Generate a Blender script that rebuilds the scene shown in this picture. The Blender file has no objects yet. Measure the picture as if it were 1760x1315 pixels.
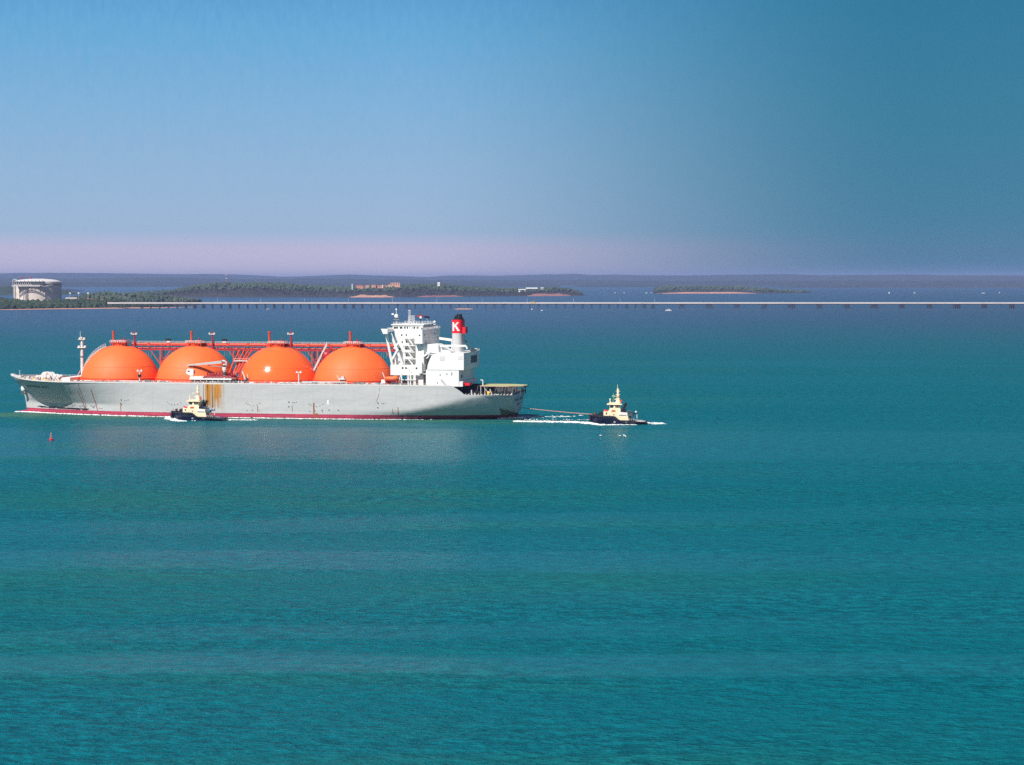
import bpy, bmesh, math, random
import numpy as np
from mathutils import Vector, Matrix
R = math.radians
random.seed(7); rng = np.random.RandomState(7)
scene = bpy.context.scene
COL = scene.collection

# ------------------------------------------------------------------ camera, sky, sun, exposure
FPX, PW, PH, HORIZON = 3300.0, 1760, 1315, 480.0
PITCH = math.atan((PH / 2 - HORIZON) / FPX)
CAM_H = 74.5
cd = bpy.data.cameras.new('camera'); cam = bpy.data.objects.new('camera', cd); COL.objects.link(cam)
cam.location = (0, 0, CAM_H); cam.rotation_euler = (R(90) - PITCH, 0, 0)
cd.sensor_width = 36.0; cd.lens = 36.0 * FPX / PW; cd.clip_start = 1.0; cd.clip_end = 200000
scene.camera = cam
scene.render.resolution_x, scene.render.resolution_y = 1024, 765
scene.view_settings.view_transform = 'Standard'; scene.view_settings.look = 'None'
scene.view_settings.exposure = 0.38; scene.view_settings.gamma = 1.0
scene.render.engine = 'CYCLES'
scene.cycles.max_bounces = 6; scene.cycles.diffuse_bounces = 3; scene.cycles.glossy_bounces = 3
scene.cycles.transparent_max_bounces = 8; scene.cycles.volume_bounces = 0
scene.cycles.sample_clamp_indirect = 4.0
scene.cycles.use_denoising = False

SUN_DIR = Vector((-0.43, -0.58, 0.80)).normalized()
SUN_EL = math.asin(SUN_DIR.z); SUN_ROT = math.atan2(SUN_DIR.x, SUN_DIR.y)

def srgb(r, g, b):
    f = lambda c: (c / 255 / 12.92) if c / 255 <= 0.04045 else ((c / 255 + 0.055) / 1.055) ** 2.4
    return (f(r), f(g), f(b), 1.0)

class NT:
    """small helper for building node trees"""
    def __init__(s, tree): s.t = tree; s.n = tree.nodes; s.l = tree.links
    def node(s, typ, **kw):
        nd = s.n.new(typ)
        for k, v in kw.items(): setattr(nd, k, v)
        return nd
    def put(s, sock, v):
        if hasattr(v, 'is_output'): s.l.new(v, sock)
        elif v is not None: sock.default_value = v
    def m(s, op, a, b=None, c=None, clamp=False):
        nd = s.node('ShaderNodeMath', operation=op, use_clamp=clamp)
        for i, v in enumerate((a, b, c)):
            if v is not None: s.put(nd.inputs[i], v)
        return nd.outputs[0]
    def sstep(s, v, a, b, lo=0.0, hi=1.0):
        nd = s.node('ShaderNodeMapRange', interpolation_type='SMOOTHSTEP')
        s.put(nd.inputs['Value'], v)
        for k, x in zip(('From Min', 'From Max', 'To Min', 'To Max'), (a, b, lo, hi)): s.put(nd.inputs[k], x)
        return nd.outputs[0]
    def mix(s, f, a, b, mode='MIX'):
        nd = s.node('ShaderNodeMix', data_type='RGBA', blend_type=mode)
        s.put(nd.inputs[0], f); s.put(nd.inputs[6], a); s.put(nd.inputs[7], b)
        return nd.outputs[2]
    def noise(s, vec, scale, detail=3.0, rough=0.5, dist=0.0):
        nd = s.node('ShaderNodeTexNoise'); s.put(nd.inputs['Vector'], vec)
        s.put(nd.inputs['Scale'], scale); s.put(nd.inputs['Detail'], detail); s.put(nd.inputs['Roughness'], rough)
        s.put(nd.inputs['Distortion'], dist)
        return nd.outputs[0]
    def ramp(s, f, stops, interp='LINEAR'):
        nd = s.node('ShaderNodeValToRGB'); cr = nd.color_ramp; cr.interpolation = interp
        while len(cr.elements) < len(stops): cr.elements.new(0.5)
        for e, (p, c) in zip(cr.elements, stops): e.position = p; e.color = c
        s.put(nd.inputs[0], f); return nd.outputs[0]
    def mapping(s, vec, scale=(1, 1, 1), rot=(0, 0, 0), loc=(0, 0, 0)):
        nd = s.node('ShaderNodeMapping'); s.put(nd.inputs['Vector'], vec)
        nd.inputs['Scale'].default_value = scale; nd.inputs['Rotation'].default_value = rot; nd.inputs['Location'].default_value = loc
        return nd.outputs[0]
    def xyz(s, vec):
        nd = s.node('ShaderNodeSeparateXYZ'); s.put(nd.inputs[0], vec); return nd.outputs

world = bpy.data.worlds.new('World'); scene.world = world; world.use_nodes = True
w = NT(world.node_tree); w.n.clear()
dirv = w.node('ShaderNodeTexCoord').outputs['Generated']
dx, dy, dz = w.xyz(dirv)
grain = w.noise(w.mapping(dirv, (330, 330, 110)), 1.0, 5.0, 0.7)
el = w.m('ADD', dz, w.m('MULTIPLY', w.m('SUBTRACT', grain, 0.5), w.sstep(dz, 0.02, 0.07, 0.0, 0.035)))
elf = w.m('DIVIDE', el, 0.27, clamp=True)
def el_stops(lst): return [(math.sin(math.atan(max(HORIZON - y, 0) / FPX)) / 0.27, srgb(*c)) for y, c in lst]
left = w.ramp(elf, el_stops([(480, (210, 200, 222)), (428, (198, 194, 222)), (398, (164, 190, 220)), (300, (152, 188, 221)),
                             (180, (132, 183, 223)), (60, (108, 175, 221)), (-180, (52, 128, 200)), (-420, (24, 96, 172))]))
right = w.ramp(elf, el_stops([(480, (62, 118, 146)), (425, (76, 128, 158)), (385, (70, 130, 160)), (200, (60, 129, 160)),
                              (0, (50, 124, 160)), (-180, (36, 108, 150)), (-420, (20, 86, 132))]))
azf = w.m('POWER', w.sstep(dx, -0.06, 0.21), 0.85)
low = w.mix(azf, left, right)
b1 = w.node('ShaderNodeBackground'); w.put(b1.inputs[0], low); b1.inputs[1].default_value = 0.735
sky = w.node('ShaderNodeTexSky', sky_type='NISHITA', sun_disc=False, sun_elevation=SUN_EL, sun_rotation=SUN_ROT, air_density=1.0, dust_density=0.2, ozone_density=3.5)
b2 = w.node('ShaderNodeBackground'); w.l.new(sky.outputs[0], b2.inputs[0]); b2.inputs[1].default_value = 0.05
ms = w.node('ShaderNodeMixShader'); w.put(ms.inputs[0], w.m('MAXIMUM', w.sstep(dz, 0.22, 0.55), w.sstep(dy, 0.70, 0.25)))
w.l.new(b1.outputs[0], ms.inputs[1]); w.l.new(b2.outputs[0], ms.inputs[2])
w.l.new(ms.outputs[0], w.node('ShaderNodeOutputWorld').inputs[0])

sd = bpy.data.lights.new('sun', 'SUN'); sd.energy = 5.0; sd.angle = R(0.53); sd.color = (1.0, 0.95, 0.87)
sun = bpy.data.objects.new('sun', sd); COL.objects.link(sun)
sun.rotation_euler = SUN_DIR.to_track_quat('Z', 'Y').to_euler()

# ------------------------------------------------------------------ layout helpers
def view_ray(px, py):
    x, y = (px - PW / 2) / FPX, -(py - PH / 2) / FPX
    return Vector((x, math.cos(PITCH) + y * math.sin(PITCH), -math.sin(PITCH) + y * math.cos(PITCH)))
def at(px, py, Y):                       # the point seen at a photo pixel, at depth Y
    r = view_ray(px, py); return Vector((0, 0, CAM_H)) + r * (Y / r.y)
def on_water(px, py, z=0.0):
    r = view_ray(px, py); return Vector((0, 0, CAM_H)) + r * ((z - CAM_H) / r.z)
SA = R(10.3); SHIP_O = Vector((3.5, 1028.0, 0))
SH = Vector((-math.cos(SA), math.sin(SA), 0)); SP = Vector((-math.sin(SA), -math.cos(SA), 0))
def U(px, py, v):                        # ship coordinates (x forward, z up) of a photo pixel on the plane y = v
    r = view_ray(px, py); o = Vector((0, 0, CAM_H))
    q = o + r * ((v - (o - SHIP_O).dot(SP)) / r.dot(SP)) - SHIP_O
    return q.dot(SH), q.z

class MB:
    def __init__(s): s.v = []; s.f = []; s.m = []; s.mi = 0
    def add(s, vs, fs):
        o = len(s.v); s.v += [tuple(p) for p in vs]
        for f in fs: s.f.append(tuple(i + o for i in f)); s.m.append(s.mi)
        return s
    def box(s, x0, x1, y0, y1, z0, z1):
        return s.add([(x, y, z) for z in (z0, z1) for y in (y0, y1) for x in (x0, x1)],
                     [(0, 2, 3, 1), (4, 5, 7, 6), (0, 1, 5, 4), (2, 6, 7, 3), (0, 4, 6, 2), (1, 3, 7, 5)])
    def tube(s, p, q, r, r2=None, n=8, caps=True):
        p, q = Vector(p), Vector(q); r2 = r if r2 is None else r2
        d = (q - p).normalized(); a = d.orthogonal().normalized(); b = d.cross(a)
        vs = [c + (a * math.cos(t) + b * math.sin(t)) * rr for c, rr in ((p, r), (q, r2)) for t in [2 * math.pi * i / n for i in range(n)]]
        fs = [(i, (i + 1) % n, n + (i + 1) % n, n + i) for i in range(n)]
        if caps: fs += [tuple(range(n - 1, -1, -1)), tuple(range(n, 2 * n))]
        return s.add(vs, fs)
    def path(s, pts, r, n=6):
        for p, q in zip(pts[:-1], pts[1:]): s.tube(p, q, r, n=n)
        return s
    def beam(s, p, q, wd, ht=None):
        p, q = Vector(p), Vector(q); ht = wd if ht is None else ht
        d = (q - p).normalized(); up = Vector((0, 0, 1)) if abs(d.z) < 0.95 else Vector((1, 0, 0))
        a = d.cross(up).normalized() * wd / 2; b = a.normalized().cross(d).normalized() * ht / 2
        vs = [c + x + y for c in (p, q) for x, y in ((-a, -b), (a, -b), (a, b), (-a, b))]
        return s.add(vs, [(3, 2, 1, 0), (4, 5, 6, 7), (0, 1, 5, 4), (1, 2, 6, 5), (2, 3, 7, 6), (3, 0, 4, 7)])
    def lathe(s, prof, c=(0, 0, 0), n=24, sx=1.0, sy=1.0):
        vs = []; k = len(prof)
        for r, z in prof:
            for i in range(n):
                t = 2 * math.pi * i / n
                vs.append((c[0] + r * sx * math.cos(t), c[1] + r * sy * math.sin(t), c[2] + z))
        fs = [(j * n + i, j * n + (i + 1) % n, (j + 1) * n + (i + 1) % n, (j + 1) * n + i) for j in range(k - 1) for i in range(n)]
        fs += [tuple(range(n - 1, -1, -1)), tuple(range((k - 1) * n, k * n))]
        return s.add(vs, fs)
    def ball(s, c, r, n=12, m=8):
        rx, ry, rz = r if hasattr(r, '__len__') else (r, r, r)
        prof = [(max(math.sin(math.pi * j / m), 1e-3), -math.cos(math.pi * j / m) * rz) for j in range(m + 1)]
        return s.lathe(prof, c, n, rx, ry)
    def prism(s, poly, a0, a1, axis='y'):
        n = len(poly)
        mk = {'y': lambda p, a: (p[0], a, p[1]), 'x': lambda p, a: (a, p[0], p[1]), 'z': lambda p, a: (p[0], p[1], a)}[axis]
        vs = [mk(p, a0) for p in poly] + [mk(p, a1) for p in poly]
        return s.add(vs, [tuple(range(n - 1, -1, -1)), tuple(range(n, 2 * n))] + [(i, (i + 1) % n, n + (i + 1) % n, n + i) for i in range(n)])
    def grid(s, rows):
        k = len(rows[0])
        return s.add([p for r in rows for p in r], [(j * k + i, j * k + i + 1, (j + 1) * k + i + 1, (j + 1) * k + i) for j in range(len(rows) - 1) for i in range(k - 1)])
    def build(s, name, mat, parent=None, smooth=None, recalc=True):
        me = bpy.data.meshes.new(name); me.from_pydata(s.v, [], s.f)
        for mm in (mat if isinstance(mat, (list, tuple)) else [mat]): me.materials.append(mm)
        if isinstance(mat, (list, tuple)): me.polygons.foreach_set('material_index', s.m)
        if recalc:
            bm = bmesh.new(); bm.from_mesh(me); bmesh.ops.recalc_face_normals(bm, faces=bm.faces); bm.to_mesh(me); bm.free()
        if smooth is not None:
            me.polygons.foreach_set('use_smooth', [True] * len(me.polygons)); me.set_sharp_from_angle(angle=R(smooth))
        o = bpy.data.objects.new(name, me); COL.objects.link(o)
        if parent is not None: o.parent = parent
        return o

def build_parts(mb, name, mat, parent=None, gap=0.12, smooth=None):
    """every free-standing piece of mb becomes an object of its own"""
    n = len(mb.v); par = list(range(n))
    def find(i):
        while par[i] != i: par[i] = par[par[i]]; i = par[i]
        return i
    for f in mb.f:
        a = find(f[0])
        for i in f[1:]: par[find(i)] = a
    isl = {}
    for i in range(n): isl.setdefault(find(i), []).append(i)
    keys = list(isl); V = np.array(mb.v); lo = [V[isl[k]].min(0) - gap for k in keys]; hi = [V[isl[k]].max(0) + gap for k in keys]
    cp = list(range(len(keys)))
    def cf(i):
        while cp[i] != i: i = cp[i]
        return i
    for i in range(len(keys)):
        for j in range(i):
            if (lo[i] <= hi[j]).all() and (lo[j] <= hi[i]).all(): cp[cf(i)] = cf(j)
    out = {}
    cl = {k: cf(i) for i, k in enumerate(keys)}
    for f, mi in zip(mb.f, mb.m): out.setdefault(cl[find(f[0])], []).append((f, mi))
    res = []
    for fs in out.values():
        q = MB(); ids = sorted({i for f, _ in fs for i in f}); mp = {a: b for b, a in enumerate(ids)}
        q.v = [mb.v[i] for i in ids]; q.f = [tuple(mp[i] for i in f) for f, _ in fs]; q.m = [m for _, m in fs]
        res.append(q.build(name, mat, parent, smooth=smooth))
    return res
def tag(o, label=None, cat=None, group=None, kind=None):
    for k, v in (('label', label), ('category', cat), ('group', group), ('kind', kind)):
        if v: o[k] = v
    return o
def empty(name, loc, rz=0.0, label=None, cat=None, group=None):
    o = bpy.data.objects.new(name, None); COL.objects.link(o); o.location = loc; o.rotation_euler = (0, 0, rz)
    o.empty_display_size = 1.0
    return tag(o, label, cat, group)
def copy_tree(o, parent=None):
    c = o.copy(); COL.objects.link(c); c.parent = parent
    for ch in list(o.children): copy_tree(ch, c)
    return c

# ------------------------------------------------------------------ materials
def paint(name, rgb, rough=0.5, var=0.10, scale=0.25, stretch=(1, 1, 1), metal=0.0, spec=0.5):
    m = bpy.data.materials.new(name); m.use_nodes = True; t = NT(m.node_tree); t.n.clear()
    co = t.node('ShaderNodeTexCoord').outputs['Object']
    nz = t.noise(t.mapping(co, stretch), scale, 5.0, 0.6)
    c = (rgb[0], rgb[1], rgb[2], 1)
    dk = tuple(x * (1 - 2 * var) for x in rgb[:3]) + (1,); lt = tuple(min(1, x * (1 + var)) for x in rgb[:3]) + (1,)
    col = t.ramp(nz, [(0.25, dk), (0.5, c), (0.75, lt)])
    p = t.node('ShaderNodeBsdfPrincipled'); t.put(p.inputs['Base Color'], col)
    t.put(p.inputs['Roughness'], rough); p.inputs['Metallic'].default_value = metal
    p.inputs['Specular IOR Level'].default_value = spec
    t.l.new(p.outputs[0], t.node('ShaderNodeOutputMaterial').inputs[0])
    return m
M = {}
M['white'] = paint('white_paint', (0.80, 0.79, 0.77), 0.45, 0.04)
M['offwhite'] = paint('weathered_white', (0.66, 0.63, 0.62), 0.6, 0.10, 0.6)
M['grey'] = paint('light_grey_paint', (0.50, 0.50, 0.51), 0.5, 0.05)
M['midgrey'] = paint('grey_paint', (0.26, 0.27, 0.29), 0.55, 0.1)
M['darkgrey'] = paint('dark_grey_paint', (0.07, 0.075, 0.085), 0.6, 0.15)
M['black'] = paint('black_paint', (0.014, 0.014, 0.018), 0.5, 0.2)
M['glass'] = paint('dark_window_glass', (0.012, 0.016, 0.025), 0.08, 0.1)
M['orange'] = paint('orange_tank_paint', (0.86, 0.142, 0.027), 0.62, 0.06, 0.45, (1, 1, 0.16))
M['orange_gloss'] = paint('glossy_orange_tank_paint', (0.86, 0.142, 0.027), 0.16, 0.045, 0.10)
M['skirt'] = paint('deep_orange_skirt', (0.80, 0.075, 0.014), 0.5, 0.06, 0.2)  # skirt band, redder and deeper than the dome
M['redpipe'] = paint('red_orange_paint', (0.62, 0.065, 0.022), 0.5, 0.12, 0.4)
M['deepred'] = paint('deep_red_paint', (0.38, 0.018, 0.030), 0.5, 0.15, 0.4)
M['funnel_red'] = paint('funnel_red_paint', (0.80, 0.008, 0.022), 0.45, 0.04)
M['deckgreen'] = paint('helideck_green', (0.42, 0.43, 0.20), 0.7, 0.12)
M['deckred'] = paint('deck_red_oxide', (0.22, 0.06, 0.05), 0.7, 0.2)
M['pink'] = paint('pale_pink_paint', (0.62, 0.30, 0.30), 0.6, 0.1)
M['yellow'] = paint('yellow_paint', (0.75, 0.46, 0.03), 0.5, 0.08)
M['green'] = paint('green_cloth', (0.02, 0.28, 0.12), 0.7, 0.1)
M['blue'] = paint('blue_cover', (0.02, 0.16, 0.36), 0.6, 0.1)
M['navy'] = paint('navy_hull_paint', (0.016, 0.015, 0.062), 0.35, 0.2, 0.5)
M['rubber'] = paint('black_rubber', (0.016, 0.016, 0.022), 0.75, 0.2, 1.0)
M['cream'] = paint('cream_paint', (0.86, 0.74, 0.50), 0.5, 0.06, 0.5)
M['rope'] = paint('pale_pink_rope', (0.50, 0.27, 0.23), 0.8, 0.1, 2.0)
M['buoyred'] = paint('buoy_red', (0.62, 0.03, 0.06), 0.45, 0.12, 1.0)
M['rudder'] = paint('rusty_rudder_paint', (0.11, 0.075, 0.04), 0.7, 0.3, 0.3)
M['boot'] = paint('red_antifouling', (0.40, 0.042, 0.085), 0.6, 0.12, 0.2)
M['concrete'] = paint('pale_concrete', (0.70, 0.60, 0.53), 0.8, 0.10, 0.02, (1, 1, 3))
M['concrete2'] = paint('white_concrete', (0.52, 0.47, 0.46), 0.8, 0.08, 0.02)
M['pile'] = paint('dark_pile', (0.035, 0.04, 0.07), 0.8, 0.2, 0.1)
M['terracotta'] = paint('terracotta_render', (0.62, 0.26, 0.17), 0.8, 0.1, 0.05)
M['peach'] = paint('peach_render', (0.70, 0.38, 0.26), 0.8, 0.1, 0.05)
M['darkroof'] = paint('dark_roof', (0.10, 0.07, 0.09), 0.8, 0.15, 0.05)
M['redroof'] = paint('red_shed_roof', (0.42, 0.16, 0.12), 0.8, 0.15, 0.05)

def foliage(name, a, b, scale):
    m = bpy.data.materials.new(name); m.use_nodes = True; t = NT(m.node_tree); t.n.clear()
    co = t.node('ShaderNodeTexCoord').outputs['Object']
    n1 = t.noise(co, scale, 4.0, 0.65)
    n2 = t.noise(co, scale * 0.12, 2.0)
    col = t.ramp(t.m('ADD', t.m('MULTIPLY', n1, 0.6), t.m('MULTIPLY', n2, 0.4)), [(0.33, a), (0.62, b)])
    p = t.node('ShaderNodeBsdfPrincipled'); t.put(p.inputs['Base Color'], col); p.inputs['Roughness'].default_value = 0.8
    p.inputs['Specular IOR Level'].default_value = 0.2
    t.l.new(p.outputs[0], t.node('ShaderNodeOutputMaterial').inputs[0]); return m
M['wood'] = foliage('dark_foliage', (0.012, 0.028, 0.016, 1), (0.045, 0.066, 0.030, 1), 0.06)
M['wood2'] = foliage('olive_foliage', (0.020, 0.040, 0.030, 1), (0.072, 0.096, 0.056, 1), 0.05)
M['farland'] = foliage('far_bushland', (0.012, 0.024, 0.022, 1), (0.036, 0.046, 0.036, 1), 0.004)
M['scrub'] = foliage('dark_shore_scrub', (0.022, 0.022, 0.024, 1), (0.048, 0.044, 0.042, 1), 0.03)
M['sand'] = paint('pinkish_sand', (0.50, 0.25, 0.17), 0.9, 0.12, 0.01)
M['redrock'] = paint('red_shore_rock', (0.26, 0.11, 0.095), 0.9, 0.25, 0.02)

def water_mat():
    m = bpy.data.materials.new('sea_water'); m.use_nodes = True; t = NT(m.node_tree); t.n.clear()
    co = t.node('ShaderNodeTexCoord').outputs['Object']
    x, y, z = t.xyz(co)
    # long slicks lying across the view, where the surface is smoother
    wob = t.m('SUBTRACT', t.noise(t.mapping(co, (0.0035, 0.0022, 1)), 1.0, 4.0, 0.6), 0.5)
    fine = t.m('SUBTRACT', t.noise(t.mapping(co, (0.012, 0.05, 1)), 1.0, 4.0, 0.65), 0.5)
    slick = None
    for (yc, half, slope, wx, amt) in ((505, 24, 0.02, 40, 0.75), (368, 13, -0.01, 26, 0.85), (590, 22, -0.16, 60, 0.45), (868, 108, 0.05, 90, 0.8), (405, 12, -0.10, 35, 0.4)):
        d = t.m('ADD', t.m('SUBTRACT', y, yc), t.m('MULTIPLY', x, slope))
        d = t.m('ADD', d, t.m('ADD', t.m('MULTIPLY', wob, wx), t.m('MULTIPLY', fine, half * 1.4)))
        a = t.m('MULTIPLY', t.sstep(t.m('ABSOLUTE', d), half * 0.55, half * 1.05, 1.0, 0.0), amt)
        slick = a if slick is None else t.m('MAXIMUM', slick, a)
    patch = t.sstep(t.noise(t.mapping(co, (0.0016, 0.007, 1), loc=(3, 1, 0)), 1.0, 4.0, 0.6), 0.42, 0.68)
    slick = t.m('MAXIMUM', slick, t.m('MULTIPLY', patch, 0.38))
    calm = t.sstep(t.m('ADD', y, t.m('MULTIPLY', wob, 900)), 1150, 4200)      # smoother far water
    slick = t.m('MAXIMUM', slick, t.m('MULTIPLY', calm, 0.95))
    # body colour of the water: teal, greener where silt drifts, pale green where the hull churns it
    silt = t.sstep(t.noise(t.mapping(co, (0.004, 0.016, 1), loc=(7, 2, 0)), 1.0, 5.0, 0.65), 0.45, 0.72)
    silt = t.m('MULTIPLY', silt, t.sstep(t.m('SUBTRACT', x, t.m('MULTIPLY', y, 0.10)), -60.0, 70.0, 1.0, 0.15))
    body = t.mix(t.m('MULTIPLY', silt, 0.8), (0.0004, 0.106, 0.138, 1), (0.0040, 0.114, 0.106, 1))
    rx, ry = t.m('SUBTRACT', x, SHIP_O.x), t.m('SUBTRACT', y, SHIP_O.y)
    su = t.m('ADD', t.m('MULTIPLY', rx, SH.x), t.m('MULTIPLY', ry, SH.y)); sv = t.m('ADD', t.m('MULTIPLY', rx, SP.x), t.m('MULTIPLY', ry, SP.y))
    churn = t.m('MULTIPLY', t.m('MULTIPLY', t.sstep(sv, 30.0, 58.0, 1.0, 0.0), t.sstep(sv, 0.0, 12.0)), t.m('MULTIPLY', t.sstep(su, -60, 30), t.sstep(su, 285, 300, 1.0, 0.0)))
    churn = t.m('MULTIPLY', churn, t.sstep(t.noise(t.mapping(co, (0.02, 0.06, 1)), 1.0, 4.0), 0.35, 0.6))
    body = t.mix(t.m('MULTIPLY', churn, 0.7), body, (0.035, 0.15, 0.08, 1))
    body = t.mix(t.m('MULTIPLY', calm, 0.85), body, (0.022, 0.058, 0.112, 1))  # far tint: violet sky reflection put into the body colour
    # waves
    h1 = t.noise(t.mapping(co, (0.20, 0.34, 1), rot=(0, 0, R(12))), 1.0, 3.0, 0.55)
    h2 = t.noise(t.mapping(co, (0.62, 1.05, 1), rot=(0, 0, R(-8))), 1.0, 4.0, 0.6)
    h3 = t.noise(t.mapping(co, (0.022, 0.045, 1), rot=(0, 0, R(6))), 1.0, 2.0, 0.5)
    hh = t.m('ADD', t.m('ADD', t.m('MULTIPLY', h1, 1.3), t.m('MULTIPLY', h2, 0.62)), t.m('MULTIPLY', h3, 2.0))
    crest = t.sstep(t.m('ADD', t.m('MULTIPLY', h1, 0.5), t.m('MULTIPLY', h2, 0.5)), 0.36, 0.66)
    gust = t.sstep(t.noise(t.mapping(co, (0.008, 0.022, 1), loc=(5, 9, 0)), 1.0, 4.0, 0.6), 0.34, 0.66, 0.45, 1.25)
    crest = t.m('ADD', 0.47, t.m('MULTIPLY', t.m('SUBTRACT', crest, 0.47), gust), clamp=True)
    body = t.mix(crest, t.mix(1.0, body, (0.58, 0.68, 0.71, 1), 'MULTIPLY'), t.mix(1.0, body, (3.0, 1.38, 1.34, 1), 'MULTIPLY'))  # wave light put into the colour: darker troughs, brighter crests
    bp = t.node('ShaderNodeBump'); bp.inputs['Distance'].default_value = 2.2
    t.put(bp.inputs['Strength'], t.m('MAXIMUM', t.m('SUBTRACT', 0.70, t.m('MULTIPLY', slick, 0.40)), 0.1)); t.put(bp.inputs['Height'], hh)
    p = t.node('ShaderNodeBsdfPrincipled'); t.put(p.inputs['Base Color'], body)
    t.put(p.inputs['Roughness'], t.m('SUBTRACT', 0.44, t.m('MULTIPLY', slick, 0.16))); p.inputs['IOR'].default_value = 1.333
    t.put(p.inputs['Specular IOR Level'], t.m('ADD', 0.065, t.m('MULTIPLY', slick, 0.22)))
    t.l.new(bp.outputs[0], p.inputs['Normal'])
    t.l.new(p.outputs[0], t.node('ShaderNodeOutputMaterial').inputs[0]); return m
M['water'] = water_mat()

def foam_mat():
    m = bpy.data.materials.new('white_foam'); m.use_nodes = True; t = NT(m.node_tree); t.n.clear()
    p = t.node('ShaderNodeBsdfPrincipled'); t.put(p.inputs['Alpha'], t.sstep(t.noise(t.node('ShaderNodeTexCoord').outputs['Object'], 1.6, 4.0, 0.65), 0.36, 0.56, 0.25, 1.0)); p.inputs['Base Color'].default_value = (0.85, 0.88, 0.88, 1); p.inputs['Roughness'].default_value = 0.9
    p.inputs['Specular IOR Level'].default_value = 0.1
    t.l.new(p.outputs[0], t.node('ShaderNodeOutputMaterial').inputs[0]); return m
M['foam'] = foam_mat()

# ------------------------------------------------------------------ sea and land
WX, WY0, WY1 = 26000, -1500, 46000
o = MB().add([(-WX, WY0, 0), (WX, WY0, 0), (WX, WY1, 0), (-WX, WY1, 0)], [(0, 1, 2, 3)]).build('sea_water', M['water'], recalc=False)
tag(o, kind='structure')

def interp(x, pts): return float(np.interp(x, [p[0] for p in pts], [p[1] for p in pts]))
def vnoise(x, seed):
    r = np.random.RandomState(seed); k = r.rand(512); i = int(math.floor(x)); f = x - i; f = f * f * (3 - 2 * f)
    return k[i % 512] * (1 - f) + k[(i + 1) % 512] * f
LANDS = {}
def land(name, mat, prof, front, ridge_d, back_d, step=6, rough=0.0, seed=1, clear=0.0, nrow=9, front_pts=None, label=None):
    """a strip of land: prof gives its skyline (px, py); front the depth of its shore; the ridge lies ridge_d further"""
    x0, x1 = prof[0][0], prof[-1][0]; rows = []; n = max(2, int((x1 - x0) / step))
    def shore(px): return interp(px, front_pts) if front_pts else front
    for i in range(n + 1):
        px = x0 + (x1 - x0) * i / n; yf = shore(px); yr = yf + ridge_d
        top = at(px, interp(px, prof), yr); zt = max(top.z - clear, 0.3); row = []
        for j in range(nrow):
            t = j / (nrow - 1)
            yy = yf + ridge_d * t / 0.55 if t <= 0.55 else yr + (back_d - ridge_d) * (t - 0.55) / 0.45
            zz = -0.6 + (zt + 0.6) * (math.sin(min(t / 0.55, 1) * math.pi / 2) ** 0.9 if t <= 0.55 else math.cos((t - 0.55) / 0.45 * math.pi / 2))
            if rough and 0.05 < t < 0.98: zz += rough * zt * ((vnoise(i * step * 0.09 + j * 7.3, seed) - 0.5) + 0.6 * (vnoise(i * step * 0.31 + j * 13.7, seed + 1) - 0.5))
            row.append((at(px, 500, yr).x, yy, max(zz, -0.6)))
        rows.append(row)
    LANDS[name] = rows
    o = MB().grid(rows).build(name, mat, smooth=60, recalc=False)
    me = o.data
    if me.polygons[0].normal.z < 0: me.flip_normals()
    return tag(o, kind='structure')
def land_z(name, u, t):
    rows = LANDS[name]; a = u * (len(rows) - 1); b = t * (len(rows[0]) - 1)
    i, j = min(int(a), len(rows) - 2), min(int(b), len(rows[0]) - 2); fa, fb = a - i, b - j
    L = lambda p, q, f: tuple(p[k] + (q[k] - p[k]) * f for k in range(3))
    return L(L(rows[i][j], rows[i][j + 1], fb), L(rows[i + 1][j], rows[i + 1][j + 1], fb), fa)

_bm = bmesh.new(); bmesh.ops.create_icosphere(_bm, subdivisions=2, radius=1.0); _bm.verts.ensure_lookup_table()
ICO_V = np.array([v.co[:] for v in _bm.verts]); ICO_F = np.array([[v.index for v in f.verts] for f in _bm.faces]); _bm.free()
_bm = bmesh.new(); bmesh.ops.create_icosphere(_bm, subdivisions=1, radius=1.0)
ICO1_V = np.array([v.co[:] for v in _bm.verts]); ICO1_F = np.array([[v.index for v in f.verts] for f in _bm.faces]); _bm.free()
def blobs(name, spots, mat, fine=False, jag=0.35, parent=None):
    V, Fc = (ICO_V, ICO_F) if fine else (ICO1_V, ICO1_F)
    vs, fs, o = [], [], 0
    for (c, r) in spots:
        k = V * (1 + jag * (rng.rand(len(V), 1) - 0.5) * 2) * np.array(r) + np.array(c)
        vs.append(k); fs.append(Fc + o); o += len(V)
    me = bpy.data.meshes.new(name); me.from_pydata(np.concatenate(vs).tolist(), [], np.concatenate(fs).tolist())
    me.materials.append(mat); ob = bpy.data.objects.new(name, me); COL.objects.link(ob)
    if parent: ob.parent = parent
    return ob
def wood(name, land_name, n, tr, size, mat, u_range=(0, 1), dens=None):
    sp = []
    while len(sp) < n:
        u, t = rng.uniform(*u_range), tr[0] + (tr[1] - tr[0]) * rng.rand()
        if dens and rng.rand() > dens(u, t): continue
        x, y, z = land_z(land_name, u, t); s = rng.uniform(*size)
        if z < 0.6: continue
        sp.append(((x, y, z + s * 0.45), (s * rng.uniform(0.8, 1.3), s * rng.uniform(0.8, 1.3), s * rng.uniform(0.75, 1.2))))
    return tag(blobs(name, sp, mat), kind='stuff')

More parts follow.
